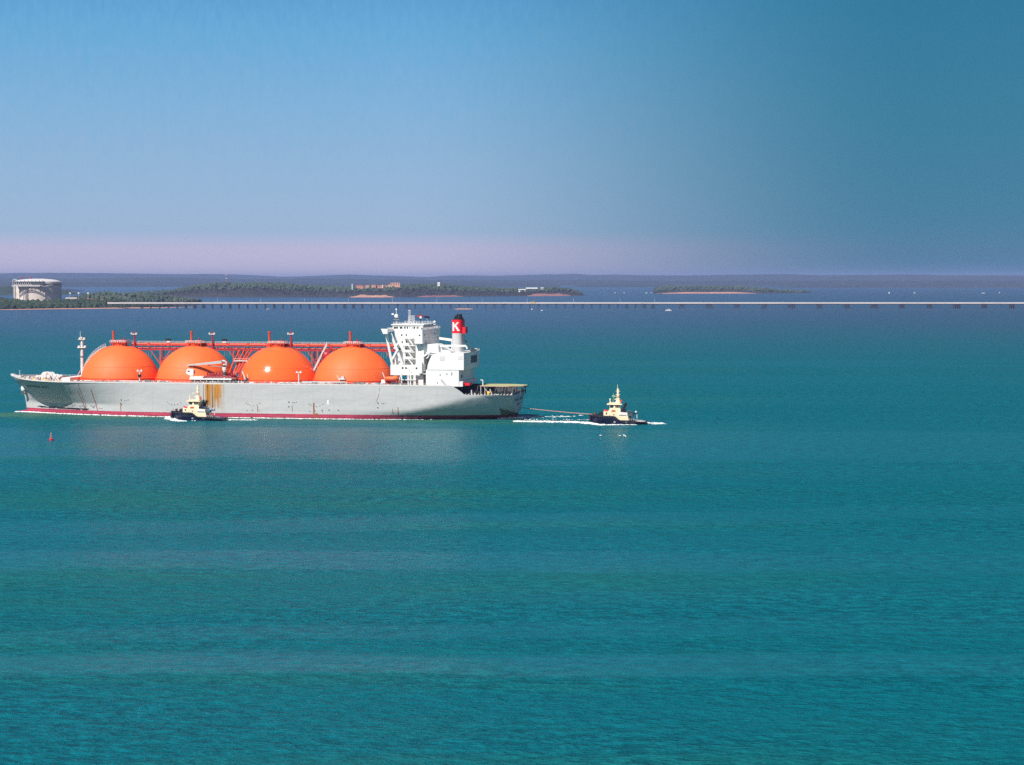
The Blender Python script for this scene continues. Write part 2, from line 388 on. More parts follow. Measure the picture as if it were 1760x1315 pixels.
# far ranges and low plains
land('far_hills', M['farland'], [(-1100, 472), (-700, 470.5), (-450, 471.5), (-200, 470), (0, 469.5), (110, 469), (230, 470), (300, 471.5), (345, 471), (400, 471.5), (440, 473), (480, 475.5), (520, 475), (560, 473.5),
     (600, 472), (640, 473), (690, 474.5), (735, 476), (760, 474), (800, 473), (850, 474), (890, 473), (940, 471.5), (990, 470.5), (1015, 472.5), (1060, 472), (1100, 473),
     (1180, 473.5), (1260, 472), (1340, 471), (1400, 473), (1460, 472.5), (1560, 471.8), (1620, 473), (1700, 473), (1760, 473.5), (1960, 473), (2300, 472), (2900, 473.5)], 30500, 3500, 8200, step=8, rough=0.03, seed=3, front_pts=[(-1100, 30500), (900, 30500), (1350, 23800), (2900, 23000)])
land('coastal_plain', M['farland'], [(-1100, 480), (-500, 478), (-200, 479), (0, 478.5), (120, 479), (300, 477), (420, 480), (560, 479), (700, 480.5), (820, 482), (930, 481), (1050, 481.5), (1150, 483), (1300, 482), (1450, 482.5), (1600, 482), (1760, 482.5), (1960, 482), (2400, 481), (2900, 482)],
     22200, 1500, 3800, step=6, rough=0.10, seed=9, front_pts=[(-1100, 22200), (900, 22200), (1350, 19200), (2900, 18800)])
land('mangrove_shore', M['farland'], [(-200, 483.5), (0, 485), (60, 484), (140, 485.5), (220, 485), (330, 486), (460, 485), (600, 486), (720, 485), (830, 486), (925, 487.5), (960, 489.8)],
     18600, 900, 2000, step=5, rough=0.22, seed=12)
land('mangrove_islet', M['farland'], [(985, 492.8), (1000, 491), (1040, 490.6), (1070, 489.6), (1095, 488.6), (1128, 490), (1150, 490.2), (1175, 493)], 18200, 260, 700, step=3, rough=0.35, seed=21)
land('mangrove_spit', M['farland'], [(1340, 493.4), (1365, 491), (1450, 490.3), (1520, 489.6), (1590, 489.2), (1680, 488.6), (1760, 489), (1960, 488.6)], 17300, 300, 900, step=4, rough=0.3, seed=23)
land('low_spit', M['farland'], [(90, 500), (102, 497.8), (120, 497), (133, 498.6), (138, 500.2)], 11900, 120, 350, step=2, rough=0.3, seed=27)
land('western_shore', M['wood'], [(-120, 492), (-20, 492), (30, 494), (80, 497), (112, 503), (122, 506.5)], 9000, 300, 900, step=4, rough=0.25, seed=31)

# the long wooded island in the middle distance
ISL = [(205, 508.5), (225, 503.5), (258, 501.5), (300, 498.5), (330, 492.5), (352, 488), (375, 485.8), (400, 487.5), (450, 486.2), (482, 487), (520, 490.5), (560, 492.5), (600, 494), (650, 493),
       (690, 490), (730, 488.6), (775, 489.5), (800, 493), (850, 495), (900, 496.5), (950, 494), (975, 494.8), (988, 498.5), (1000, 504), (1004, 506)]
land('wooded_island', M['scrub'], ISL, 7950, 330, 900, step=4, rough=0.10, seed=41, clear=9.0, front_pts=[(200, 8300), (300, 7980), (700, 7950), (800, 8250), (1004, 8700)])
wood('island_wood', 'wooded_island', 3400, (0.22, 0.72), (4.5, 9.5), M['wood2'], dens=lambda u, t: 1.0 if t > 0.32 else 0.45)
wood('shore_scrub', 'wooded_island', 700, (0.08, 0.28), (2.5, 5.0), M['scrub'])
# the green islet on the right
land('green_islet', M['scrub'], [(1126, 501), (1129, 493.5), (1150, 492), (1185, 492.2), (1220, 492), (1250, 491.6), (1280, 493), (1310, 495.5), (1345, 498.4), (1390, 500.6)], 9750, 220, 600, step=3, rough=0.1, seed=47, clear=7.5,
     front_pts=[(1126, 10050), (1300, 10100), (1390, 10500)])
wood('islet_wood', 'green_islet', 760, (0.16, 0.75), (4.5, 9.5), M['wood2'])
# the near headland on the left
HEAD = [(-160, 507), (0, 511), (22, 515.5), (40, 517.5), (108, 517.0), (125, 515.5), (160, 514), (230, 515), (275, 517.5), (300, 521), (322, 524.5)]
land('headland', M['scrub'], HEAD, 4900, 330, 900, step=4, rough=0.06, seed=51, clear=7.0, front_pts=[(-160, 4600), (0, 4680), (120, 4800), (240, 4990), (300, 5030), (322, 5050)])
wood('headland_wood', 'headland', 1500, (0.03, 0.55), (4.0, 8.0), M['wood'], u_range=(0, 0.78))
wood('mangrove_fringe', 'headland', 320, (0.02, 0.5), (2.2, 4.2), M['wood'], u_range=(0.74, 0.97))
land('inner_headland', M['scrub'], [(122, 512), (138, 508.5), (165, 504), (200, 504.5), (240, 506.5), (280, 509.5), (312, 512.5), (335, 515.5)], 5900, 180, 420, step=3, rough=0.1, seed=57, clear=7.0)
wood('inner_headland_wood', 'inner_headland', 520, (0.1, 0.8), (4.5, 9.0), M['wood2'])

def beach(name, mat, pa, pb, ya, yb, depth, h, seed):
    rows = []; n = 40
    for i in range(n + 1):
        f = i / n; px = pa + (pb - pa) * f; Y = ya + (yb - ya) * f; e = min(1, 4 * f, 4 * (1 - f)); wv = (vnoise(i * 0.4, seed) - 0.5) * 0.5
        rows.append([(at(px, 500, Y).x, Y - depth * (0.45 + 0.4 * wv) * e, -0.4), (at(px, 500, Y).x, Y - depth * 0.1, h * 0.55 * e), (at(px, 500, Y).x, Y + depth * 0.4, h * e * (1 + wv)), (at(px, 500, Y).x, Y + depth, h * 0.9 * e), (at(px, 500, Y).x, Y + depth * 1.2, -0.5)])
    o = MB().grid(rows).build(name, mat, smooth=60, recalc=False)
    if o.data.polygons[0].normal.z < 0: o.data.flip_normals()
    return tag(o, kind='structure')
beach('sand_beach', M['sand'], 597, 683, 7940, 7960, 120, 9.0, 3)
beach('rocky_shore', M['redrock'], 712, 800, 7985, 8240, 60, 6.0, 4)
beach('red_beach', M['redrock'], 902, 986, 8470, 8620, 110, 10.0, 5)
beach('islet_beach', M['sand'], 1128, 1308, 10020, 10090, 90, 7.0, 6)
beach('sandbar', M['sand'], 780, 812, 4760, 4760, 60, 1.8, 7)
beach('headland_beach', M['sand'], -30, 330, 4640, 5060, 26, 2.0, 8)

# ------------------------------------------------------------------ the gas carrier
ship = empty('gas_carrier', SHIP_O, math.pi - SA, 'huge light grey gas carrier with four orange domes and a white stern house', 'ship')
STEM = [(-2, 280.8), (1.3, 281.0), (6.8, 281.7), (12.1, 282.9), (15, 285.2), (18, 288.2), (20.4, 289.6)]
def stem(z): return interp(z, STEM)
def z_top(u):
    if u < 25: return 13.6
    if u < 31.5: return 13.6 + (18.3 - 13.6) * ((u - 25) / 6.5) ** 0.8
    if u < 246: return 18.3
    return 18.3 + 1.9 * ((u - 246) / 43.0) ** 1.6
def z_bot(u): return max(-2.0, 3.2 - u * 0.52)
def smooth01(x): x = min(max(x, 0), 1); return x * x * (3 - 2 * x)
def hull_b(u, z):
    if u > 150:
        t = lambda L: min(max((stem(z) - u) / L, 0), 1)
        lo = 23.5 * (1 - (1 - t(88.0)) ** 1.75)
        hi = 23.5 * (1 - (1 - t(39.0)) ** 2.8)
        k = min(max((z - 6.0) / 12.6, 0), 1) ** 0.97
        return lo + (hi - lo) * k
    if u < 100:
        s = u / 100.0
        wl = 23.5 * (1 - (1 - s) ** 2.0)
        dk = 23.5 if u > 40 else 23.5 - 3.6 * ((40 - u) / 40) ** 1.3
        e = 0.85 - 0.35 * smooth01(u / 10) + 0.2 * smooth01((u - 25) / 30)
        k = min(max(z / (13.8 - 9.6 * smooth01((u - 6) / 56)), 0), 1) ** e
        return wl + (dk - wl) * k
    return 23.5
US = sorted(set([0, 1, 2, 3, 4, 6, 8, 10, 12, 15, 18, 21, 24, 25, 26, 27.5, 29, 30.3, 31.5, 33, 36, 40, 45, 50, 55, 60, 66, 72, 80, 90, 100] + list(range(115, 200, 15)) + list(range(205, 262, 5)) + list(range(262, 281, 2))))
FR = [0.03, 0.08, 0.14, 0.2, 0.26, 0.33, 0.38, 0.42, 0.44, 0.48, 0.52, 0.58, 0.64, 0.70, 0.76, 0.82, 0.88, 0.94, 1.0]
hm = MB()
def section(u, bow=0.0):
    zb, zt = z_bot(min(u, 280)), z_top(u); L = []
    for f in FR:
        z = zb + (zt - zb) * f
        uu = u if bow == 0 else u + (stem(z) - u) * bow
        b = hull_b(uu, z) if bow < 1 else 0.02
        L.append((uu, b, z))
    return [(L[0][0], 0.0, zb)] + L
secs = [section(u) for u in US]
for bw in (0.25, 0.5, 0.7, 0.85, 0.94, 1.0):
    s = [];  u = 280.0
    for f in FR:
        zt = z_top(280 + 9 * bw * f); z = -2 + (zt + 2) * f; uu = u + (stem(z) - u) * bw
        s.append((uu, hull_b(uu, z) if bw < 1 else 0.02, z))
    secs.append([(s[0][0], 0.0, -2.0)] + s)
for sg in (1, -1): hm.grid([[(a, b * sg, c) for a, b, c in s] for s in secs])
tr = secs[0]; hm.add([(-0.0, b, c) for a, b, c in tr[1:]] + [(-0.0, -b, c) for a, b, c in tr[1:]], [(i, i + 1, len(tr) - 1 + i + 1, len(tr) - 1 + i) for i in range(len(tr) - 2)])
hm.ball((281.0, 0, -1.9), (7.6, 2.6, 3.0), 14, 10)
# painted and rusted strips carried on the plating (offset 4 cm)
def strip(u0, u1, z1, z0, idx, lean=0.0, off=0.05, n=8):
    hm.mi = idx; rows = []
    for i in range(n + 1):
        z = z1 + (z0 - z1) * i / n; du = lean * (i / n) ** 1.6
        rows.append([(u + du, hull_b(u + du, z) + off, z) for u in (u0, u1)])
    hm.grid(rows); hm.mi = 0
for k in range(26):                                      # orange weeping under the manifold
    uu = 157.2 + 10.2 * rng.rand(); wd = rng.uniform(0.2, 1.3)
    strip(uu, uu + wd, 17.9, rng.uniform(2.0, 12.0), 1, off=0.05 + 0.004 * k)
for k in range(7): strip(156.8 + 1.55 * k, 158.6 + 1.55 * k, 17.9, 3.0 + 1.5 * (k % 3), 7, off=0.03 + 0.002 * k)
for u0, wd, z1, z0, ln in ((233.2, 0.55, 14.2, 2.2, -2.0), (240.4, 0.3, 17.6, 3.0, -1.6), (241.6, 0.35, 14.0, 2.5, -2.0), (247, 0.2, 17.8, 11, -0.6), (251, 0.2, 17.8, 13, -0.3), (216.5, 0.5, 7.4, 2.6, 0), (137.9, 0.5, 6.4, 3.4, 0), (106.5, 0.8, 8.5, 1.0, 0),
                           (104.9, 1.2, 3.0, 0.4, 0), (118.8, 0.3, 6.8, 3.8, 0), (60.5, 0.4, 6.8, 2.6, 0), (63.5, 0.3, 6.0, 3.0, 0), (168.5, 0.3, 17.9, 6, 0), (70.5, 0.25, 17.0, 9.0, 2.2)):
    strip(u0, u0 + wd, z1, z0, 2, ln, off=0.07)
for k in range(46):                                      # black scuffing along the fore boot-top
    uu = rng.uniform(236, 279); wd = rng.uniform(1.0, 4.0); zc = 3.05 + 0.012 * (uu - 236)
    strip(uu, min(uu + wd, 279.5), zc + rng.uniform(0.1, 0.5), zc - rng.uniform(0.1, 0.6), 3, off=0.06 + 0.003 * k, n=2)
for k in range(22):
    uu = rng.uniform(228, 262); wd = rng.uniform(1.0, 5.0); zc = rng.uniform(3.2, 5.2)
    strip(uu, uu + wd, zc + 0.25, zc - 0.25, 4, off=0.05 + 0.003 * k, n=2)
strip(98.6, 99.6, 10.2, 7.6, 5, off=0.08); strip(98.8, 99.5, 7.4, 5.3, 1, off=0.08)
for k in range(7): strip(0.3 + 1.05 * k, 0.3 + 1.05 * (k + 1), 3.5 + 0.45 * k, 1.9, 6, 0, off=0.06 + 0.004 * k, n=6)  # brown patch low on the stern plating
def dots(uc, zc, pts):
    for du, dz in pts: strip(uc + du - 0.22, uc + du + 0.22, zc + dz + 0.22, zc + dz - 0.22, 3, off=0.09, n=1)
ARC = [(-3.8, 1.3), (-2.2, 0.35), (-0.4, 0), (1.4, 0.2), (2.8, 0.7), (3.8, 1.4)]
for px in (299, 435, 543): dots(U(px, 697, 23.5)[0], 6.6, ARC); dots(U(px, 697, 23.5)[0], 3.6, [(-3.6, 0.2), (0.4, 0.6), (3.4, 0.3)])
for px in (207, 497, 650):
    u0 = U(px, 697, 23.5)[0]; dots(u0, 8.6, [(0, 0), (0.3, 0.2), (0, 0.3), (-2, 0), (-3, -0.1), (-4, 0.3)]); dots(u0, 6.2, [(0, 0), (0.3, 0.2)])
for px in (554, 566, 582): dots(U(px, 697, 23.5)[0], 4.6, [(0, 0), (0.3, 0.2)])

def hull_mat():
    m = bpy.data.materials.new('hull_grey_paint'); m.use_nodes = True; t = NT(m.node_tree); t.n.clear()
    co = t.node('ShaderNodeTexCoord').outputs['Object']; x, y, z = t.xyz(co)
    nz = t.noise(t.mapping(co, (0.05, 0.05, 0.25)), 1.0, 6.0, 0.6)
    g = t.ramp(nz, [(0.3, (0.43, 0.435, 0.44, 1)), (0.7, (0.505, 0.505, 0.51, 1))])
    seam = t.m('LESS_THAN', t.m('ABSOLUTE', t.m('SUBTRACT', t.m('FRACT', t.m('DIVIDE', z, 2.9)), 0.5)), 0.02)
    seam = t.m('MULTIPLY', seam, t.sstep(t.noise(t.mapping(co, (0.02, 1, 0.4)), 1.0, 3.0), 0.45, 0.6))
    g = t.mix(t.m('MULTIPLY', seam, 0.45), g, (0.30, 0.31, 0.33, 1))
    vs2 = t.m('LESS_THAN', t.m('ABSOLUTE', t.m('SUBTRACT', t.m('FRACT', t.m('DIVIDE', x, 11.3)), 0.5)), 0.008)
    g = t.mix(t.m('MULTIPLY', vs2, 0.4), g, (0.30, 0.31, 0.33, 1))
    vst = t.sstep(t.noise(t.mapping(co, (0.9, 0.9, 0.03)), 1.0, 4.0, 0.7), 0.62, 0.78)
    g = t.mix(t.m('MULTIPLY', vst, 0.35), g, (0.40, 0.34, 0.30, 1))
    edge = t.m('ADD', 2.45, t.m('MULTIPLY', t.m('SUBTRACT', t.noise(co, 0.5, 4.0), 0.5), 0.35))
    bt = t.ramp(t.noise(t.mapping(co, (0.06, 0.06, 0.8)), 1.0, 5.0, 0.65), [(0.3, (0.26, 0.022, 0.055, 1)), (0.6, (0.44, 0.048, 0.095, 1)), (0.8, (0.52, 0.10, 0.13, 1))])
    wet = t.sstep(z, 0.5, 0.9, 1.0, 0.0); bt = t.mix(t.m('MULTIPLY', wet, 0.7), bt, (0.10, 0.012, 0.03, 1))
    isb = t.m('LESS_THAN', z, edge)
    bmp = t.node('ShaderNodeBump'); bmp.inputs['Strength'].default_value = 0.5; bmp.inputs['Distance'].default_value = 0.25; t.put(bmp.inputs['Height'], t.noise(t.mapping(co, (0.35, 0.35, 0.30)), 1.0, 2.0, 0.5))
    p = t.node('ShaderNodeBsdfPrincipled'); t.l.new(bmp.outputs[0], p.inputs['Normal']); t.put(p.inputs['Base Color'], t.mix(isb, g, bt)); p.inputs['Roughness'].default_value = 0.55
    p.inputs['Specular IOR Level'].default_value = 0.35
    t.l.new(p.outputs[0], t.node('ShaderNodeOutputMaterial').inputs[0]); return m
def stain(name, rgb, dens, sc=(1.5, 1.5, 0.12), fade=None):
    m = bpy.data.materials.new(name); m.use_nodes = True; t = NT(m.node_tree); t.n.clear()
    co = t.node('ShaderNodeTexCoord').outputs['Object']
    a = t.sstep(t.noise(t.mapping(co, sc), 1.0, 5.0, 0.65), dens - 0.18, dens + 0.2)
    if fade: a = t.m('MULTIPLY', a, t.sstep(t.m('ADD', t.xyz(co)[2], t.m('MULTIPLY', t.noise(t.mapping(co, (1.2, 1.2, 0.02)), 1.0, 2.0), 6.0)), fade[0], fade[1]))
    p = t.node('ShaderNodeBsdfPrincipled'); p.inputs['Base Color'].default_value = rgb + (1,); p.inputs['Roughness'].default_value = 0.8
    p.inputs['Specular IOR Level'].default_value = 0.1
    t.put(p.inputs['Alpha'], a)
    t.l.new(p.outputs[0], t.node('ShaderNodeOutputMaterial').inputs[0]); return m
hull = hm.build('hull', [hull_mat(), stain('orange_weeping_rust', (0.66, 0.30, 0.05), 0.5, (1.2, 1.2, 0.05), (3.5, 20.0)), stain('brown_rust', (0.34, 0.11, 0.045), 0.42), stain('black_scuff', (0.03, 0.03, 0.035), 0.42, (0.5, 0.5, 1.5)),
                       stain('grey_scuff', (0.16, 0.17, 0.19), 0.52, (0.25, 0.25, 1.0)), M['white'], stain('brown_stern_patch', (0.21, 0.135, 0.075), 0.45, (0.5, 0.5, 0.4)), stain('amber_wash', (0.62, 0.40, 0.18), 0.53, (0.9, 0.9, 0.06), (1.0, 19.0))], ship, smooth=35)

def text_mesh(s, size):
    cu = bpy.data.curves.new('lettering', 'FONT'); cu.body = s; cu.size = size; cu.align_x = 'CENTER'; cu.resolution_u = 3
    ob = bpy.data.objects.new('lettering', cu); COL.objects.link(ob)
    me = bpy.data.meshes.new_from_object(ob.evaluated_get(bpy.context.evaluated_depsgraph_get()))
    vs = [v.co.copy() for v in me.vertices]; fs = [tuple(p.vertices) for p in me.polygons]
    bpy.data.objects.remove(ob); bpy.data.curves.remove(cu); bpy.data.meshes.remove(me)
    return vs, fs
def fit_text(vs, wd, ht):
    x0, x1 = min(v.x for v in vs), max(v.x for v in vs); y0, y1 = min(v.y for v in vs), max(v.y for v in vs)
    return [((v.x - (x0 + x1) / 2) / (x1 - x0) * wd, (v.y - y0) / (y1 - y0) * ht) for v in vs]
vs, fs = text_mesh('NORTHWEST SWIFT', 1.0); P2 = fit_text(vs, 17.0, 1.55)
MB().add([(267.6 - a, hull_b(267.6 - a, 14.3 + b + 0.02 * a * -1) + 0.12, 14.3 + b - 0.02 * a) for a, b in P2], fs).build('name_lettering', M['black'], hull)
for s, yc, wd, z0, ht in (('NORTHWEST', 5.0, 14.0, 9.6, 1.5), ('SWIFT', -8.2, 9.0, 9.6, 1.5), ('PERTH', 0.0, 8.0, 7.2, 1.2)):
    vs, fs = text_mesh(s, 1.0); P2 = fit_text(vs, wd, ht)
    MB().add([(-0.06, yc - a, z0 + b) for a, b in P2], fs).build('stern_lettering', M['black'], hull)
# rudder under the counter
MB().prism([(0.6, -2), (7.4, -2), (8.2, 5.6), (6.4, 6.2), (0.2, 3.4)], -0.9, 0.9).build('rudder', M['rudder'], ship)
MB().prism([(0.5, -2), (7.5, -2), (7.7, 1.4), (0.4, 1.6)], -0.96, 0.96).build('rudder_boot', M['boot'], ship)
# anchor housing near the stem
uA, zA = 281.3, 13.0
a_mb = MB()
for sg in (1, -1): a_mb.ball((uA, sg * (hull_b(uA, 13.5) + 0.5), 13.3), (1.5, 1.3, 2.0), 10, 8)
build_parts(a_mb, 'anchor_bolster', M['white'], ship, smooth=60)
an = MB()
for sg in (1, -1):
    yb = sg * (hull_b(uA, 12.6) + 1.7); an.box(uA - 0.25, uA + 0.25, yb - 0.3, yb + 0.3, 10.6, 13.6); an.box(uA - 1.3, uA + 1.3, yb - 0.35, yb + 0.35, 10.2, 11.0)
    for d in (-1.2, 1.2): an.tube((uA + d, yb, 10.4), (uA + d * 1.1, yb, 12.2), 0.3, 0.1)
build_parts(an, 'anchor', M['darkgrey'], ship)
# decks
def deck_poly(u0, u1, z, inset=0.1):
    us = [u for u in US if u0 < u < u1] + [u0, u1]; us = sorted(us)
    rows = [[(u, hull_b(min(u, 279.5), z_top(u)) * s - inset * s * 1.0, z if z is not None else z_top(u) - 0.5) for s in (1, 0, -1)] for u in us]
    return MB().grid(rows)
dk = deck_poly(31.6, 280, None); dk.build('main_deck', M['deckred'], ship, smooth=40)
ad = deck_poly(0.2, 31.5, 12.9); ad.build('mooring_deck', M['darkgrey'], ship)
MB().box(30.6, 31.2, -22.8, 22.8, 12.95, 17.9).build('mooring_bulkhead', M['black'], ship)  # black: the shade of the covered deck put into the colour
MB().prism([(0.3, 13.0), (28.2, 13.0), (30.5, 17.3), (8.0, 17.6)], -19.3, -19.0).build('screen_bulwark', M['darkgrey'], ship)  # dark sheet for the shade of the covered deck, far side
# rails along the deck edge
rl = MB()
for sg in (1, -1):
    ee = [(u, sg * (hull_b(min(u, 279.9), z_top(u)) - 0.2), z_top(u)) for u in np.arange(32, 279, 2.5)]
    for p, q in zip(ee[:-1], ee[1:]):
        rl.tube(p, (p[0], p[1], p[2] + 1.15), 0.06, n=4)
        for hz in (0.6, 1.15): rl.tube((p[0], p[1], p[2] + hz), (q[0], q[1], q[2] + hz), 0.05, n=4)
build_parts(rl, 'deck_railing', M['white'], ship)
sh = MB()
for sg in (1, -1): sh.grid([[(u, sg * (hull_b(min(u, 279.9), z_top(u)) + 0.04), z_top(u) + dz) for dz in (-0.25, 0.38)] for u in np.arange(32, 281, 4)])
build_parts(sh, 'gunwale_bar', M['offwhite'], ship)

# tanks
CENT = []
for xl, xr in ((143, 272), (272, 402), (411, 546), (544, 672)):
    CENT.append((U(xl, 656, 0)[0] + U(xr, 657, 0)[0]) / 2)
TR, TZ = 21.9, 16.2
VENT = [(195, 569, 231, 571), (329, 569, 365, 571), (463, 569.5, 500, 571), (602, 570, None, None)]
for i, uc in enumerate(CENT):
    d = MB(); prof = [(TR * math.cos(a), TR * math.sin(a)) for a in np.linspace(0.06, math.pi / 2 - 0.02, 40)]
    # pressed seams round the dome
    d.lathe(prof, (uc, 0, TZ), 112)
    for zz in (10.2,):
        r = math.sqrt(TR ** 2 - zz ** 2); d.lathe([(r - 0.05, zz - 0.2), (r + 0.12, zz - 0.2), (r + 0.05, zz + 0.1), (r - 0.2, zz + 0.1)], (uc, 0, TZ), 112)
    dome = d.build('tank_dome', M['orange_gloss' if i == 2 else 'orange'], ship, smooth=30)
    if i == 2: dome['label'] = 'glossier dome with a bright sun glint'
    MB().lathe([(TR + 0.02, 0.6), (TR + 0.35, 0.6), (TR + 0.35, 4.0), (TR - 0.2, 4.15)], (uc, 0, TZ), 112).build('tank_skirt', M['skirt'], dome, smooth=30)
    # platform on the crown
    pz = TZ + TR
    pf = MB(); pf.lathe([(3.4, -0.9), (4.0, -0.9), (4.0, 1.3), (3.6, 1.3)], (uc, 0, pz), 20)
    pf.box(uc - 4.6, uc + 4.4, -4.2, 4.2, pz + 1.0, pz + 1.35)
    for k in range(6): pf.tube((uc - 4.3 + k * 1.7, 4.0, pz - 1.6), (uc - 4.3 + k * 1.7, 4.0, pz + 1.0), 0.16, n=6)
    for k in range(5):
        a = uc - 3.6 + k * 1.7; pf.tube((a, 3.2, pz + 1.35), (a, 3.2, pz + 2.1 + 0.5 * rng.rand()), 0.4, n=8)
    pf.path([(uc - 4.2, 2.5, pz + 2.0), (uc + 4.0, 2.5, pz + 2.0)], 0.3); pf.path([(uc - 4.2, -1.5, pz + 2.4), (uc + 4.0, -1.5, pz + 2.4)], 0.25)
    pf.build('dome_platform', M['redpipe'], dome)
    pr = MB()
    for k in range(9): pr.tube((uc - 4.6 + k * 1.12, 4.2, pz + 1.35), (uc - 4.6 + k * 1.12, 4.2, pz + 2.6), 0.09, n=4)
    for zz in (1.9, 2.6):
        pr.path([(uc - 4.6, -4.2, pz + zz), (uc - 4.6, 4.2, pz + zz), (uc + 4.4, 4.2, pz + zz), (uc + 4.4, -4.2, pz + zz)], 0.10, 4)
    for k in range(4): pr.box(uc - 4.0 + k * 2.1, uc - 3.0 + k * 2.1, 1.0, 2.2, pz + 1.4, pz + 2.3 + 0.3 * (k % 2))
    pr.build('platform_railing', M['white'], dome)
    a, b, c, e = VENT[i]
    uv, zv = U(a, b, 0); MB().tube((uv, 0, pz - 1.5), (uv, 0, zv), 0.62, n=10).tube((uv, 0, zv - 0.9), (uv, 0, zv), 0.85, n=10).build('vent_mast', M['redpipe'], dome, smooth=40)
    um = uc - 3.2; MB().tube((um + 1.0, 0, pz + 1.3), (um + 1.0, 0, pz + 4.2), 0.28).tube((um + 1.0, 0, pz + 2.2), (um + 1.0, 0, pz + 3.1), 0.5).build('relief_valve', M['deepred'], dome)
    if c:
        uv, zv = U(c, e, -3); mm = MB().tube((uv, -3, pz - 3.5), (uv, -3, zv), 0.55, 0.45, n=10).tube((uv, -3, zv - 0.2), (uv, -3, zv + 1.3), 0.16)
        mm.build('lamp_mast', M['deepred'], dome)
        MB().box(uv - 1.8, uv + 1.8, -3.9, -2.1, zv - 1.3, zv - 0.9).box(uv - 1.8, uv - 0.9, -2.6, -1.9, zv - 0.9, zv - 0.3).box(uv + 0.9, uv + 1.8, -2.6, -1.9, zv - 0.9, zv - 0.3).build('lamp_crosstree', M['offwhite'], dome)
# stair following the first dome forward
st = MB(); ua = CENT[0]
arc = [(ua + TR * math.cos(a) + 0.25, 2.0 if True else 0, TZ + TR * math.sin(a) + 0.5) for a in np.linspace(0.12, 1.22, 16)]
for p, q in zip(arc[:-1], arc[1:]):
    for yy in (0.5, 2.0): st.beam((p[0], yy, p[2]), (q[0], yy, q[2]), 0.25)
    for hh in (0.9, 1.5): st.tube((p[0], 2.0, p[2] + hh), (q[0], 2.0, q[2] + hh), 0.07, n=4)
    st.box(q[0] - 0.5, q[0] + 0.5, 0.5, 2.0, q[2] - 0.1, q[2] + 0.05)
    st.tube((q[0], 2.0, q[2]), (q[0], 2.0, q[2] + 1.5), 0.07, n=4)
st.build('dome_stair', M['offwhite'], ship)

# pipe bridge over the domes
bz0, bz1 = 35.4, 39.3; u0b, u1b = 66.0, CENT[0] - 5
pb = MB(); yv0, yv1 = -9.0, -4.0
for yy in (yv0, yv1):
    pb.beam((u0b, yy, bz0), (u1b, yy, bz0), 0.5, 0.6); pb.beam((u0b, yy, bz1 - 1.5), (u1b, yy, bz1 - 1.5), 0.5, 0.5)
    k = u0b
    while k < u1b - 4:
        pb.beam((k, yy, bz0), (k, yy, bz1 - 1.5), 0.28); k += 4.0
pb.build('bridge_truss', M['deepred'], ship)
pp = MB()
for yy, zz, r in ((-4.3, bz1 - 0.9, 0.62), (-5.7, bz1 - 0.9, 0.5), (-7.3, bz1 - 0.8, 0.6), (-4.8, bz0 + 0.9, 0.35)): pp.tube((u0b, yy, zz), (u1b, yy, zz), r, n=10)
for uu in np.arange(u0b + 6, u1b, 11.5): pp.box(uu - 0.8, uu + 0.8, -5.0, -3.5, bz1 - 1.7, bz1 - 0.15)
build_parts(pp, 'cargo_pipe', M['redpipe'], ship, smooth=40)
br = MB()
for uu in np.arange(u0b, u1b, 2.5): br.tube((uu, -3.9, bz1 - 0.3), (uu, -3.9, bz1 + 0.75), 0.06, n=4)
for zz in (0.2, 0.75): br.tube((u0b, -3.9, bz1 + zz), (u1b, -3.9, bz1 + zz), 0.09, n=4)
for uu in (U(290, 588, -4)[0], U(386, 588, -4)[0]): br.box(uu - 1.1, uu + 1.1, -5, -3.6, bz1 + 0.1, bz1 + 0.9)
build_parts(br, 'bridge_railing', M['offwhite'], ship)
bx = MB()
for px in (288, 385): uu = U(px, 588, -4)[0]; bx.box(uu - 1.3, uu + 1.3, -5.5, -4.1, bz1 + 0.9, bz1 + 2.2)
build_parts(bx, 'bridge_box', M['black'], ship)
# trestles carrying the bridge between the domes
for gi, g in enumerate([(CENT[0] + CENT[1]) / 2, (CENT[1] + CENT[2]) / 2, (CENT[2] + CENT[3]) / 2, CENT[3] - TR - 1.0]):
    t_ = MB()
    for yy in (-9, -4):
        t_.beam((g, yy, 18), (g, yy, bz0), 0.55)
        for d in (-1, 1): t_.beam((g, yy, 27.0), (g + d * 6.0, yy, bz0), 0.32)
        if gi in (1, 2):
            for d in (-3.2, 3.2): t_.beam((g + d, yy, 27.5), (g + d, yy, bz0), 0.5)
    t_.beam((g, -9, 30), (g, -4, 30), 0.35); t_.beam((g, -9, 19), (g, -4, 30), 0.25)
    t_.build('bridge_trestle', M['redpipe'], ship)
    hang = MB()
    for d in (-8, -6.4, 5.5, 7.0, 8.4): hang.tube((g + d, -4.2, bz0), (g + d, -4.2, bz0 - 5.5 + abs(d) * 0.25), 0.10, n=5)
    build_parts(hang, 'hanging_pipe', M['midgrey'], ship)
lad = MB(); g = (CENT[2] + CENT[3]) / 2                    # white stair between domes three and four
p0, p1 = Vector((g + 2.5, -1, 22)), Vector((g - 6.2, -1, bz1 - 0.5))
for yy in (-1.6, -0.2): lad.beam((p0.x, yy, p0.z), (p1.x, yy, p1.z), 0.35); lad.tube((p0.x, yy, p0.z + 1.2), (p1.x, yy, p1.z + 1.2), 0.1, n=4)
for k in range(18):
    c = p0.lerp(p1, k / 17); lad.box(c.x - 0.4, c.x + 0.4, -1.5, -0.3, c.z - 0.1, c.z + 0.1); lad.tube((c.x, -0.2, c.z), (c.x, -0.2, c.z + 1.2), 0.07, n=4)
build_parts(lad, 'bridge_stair', M['offwhite'], ship)
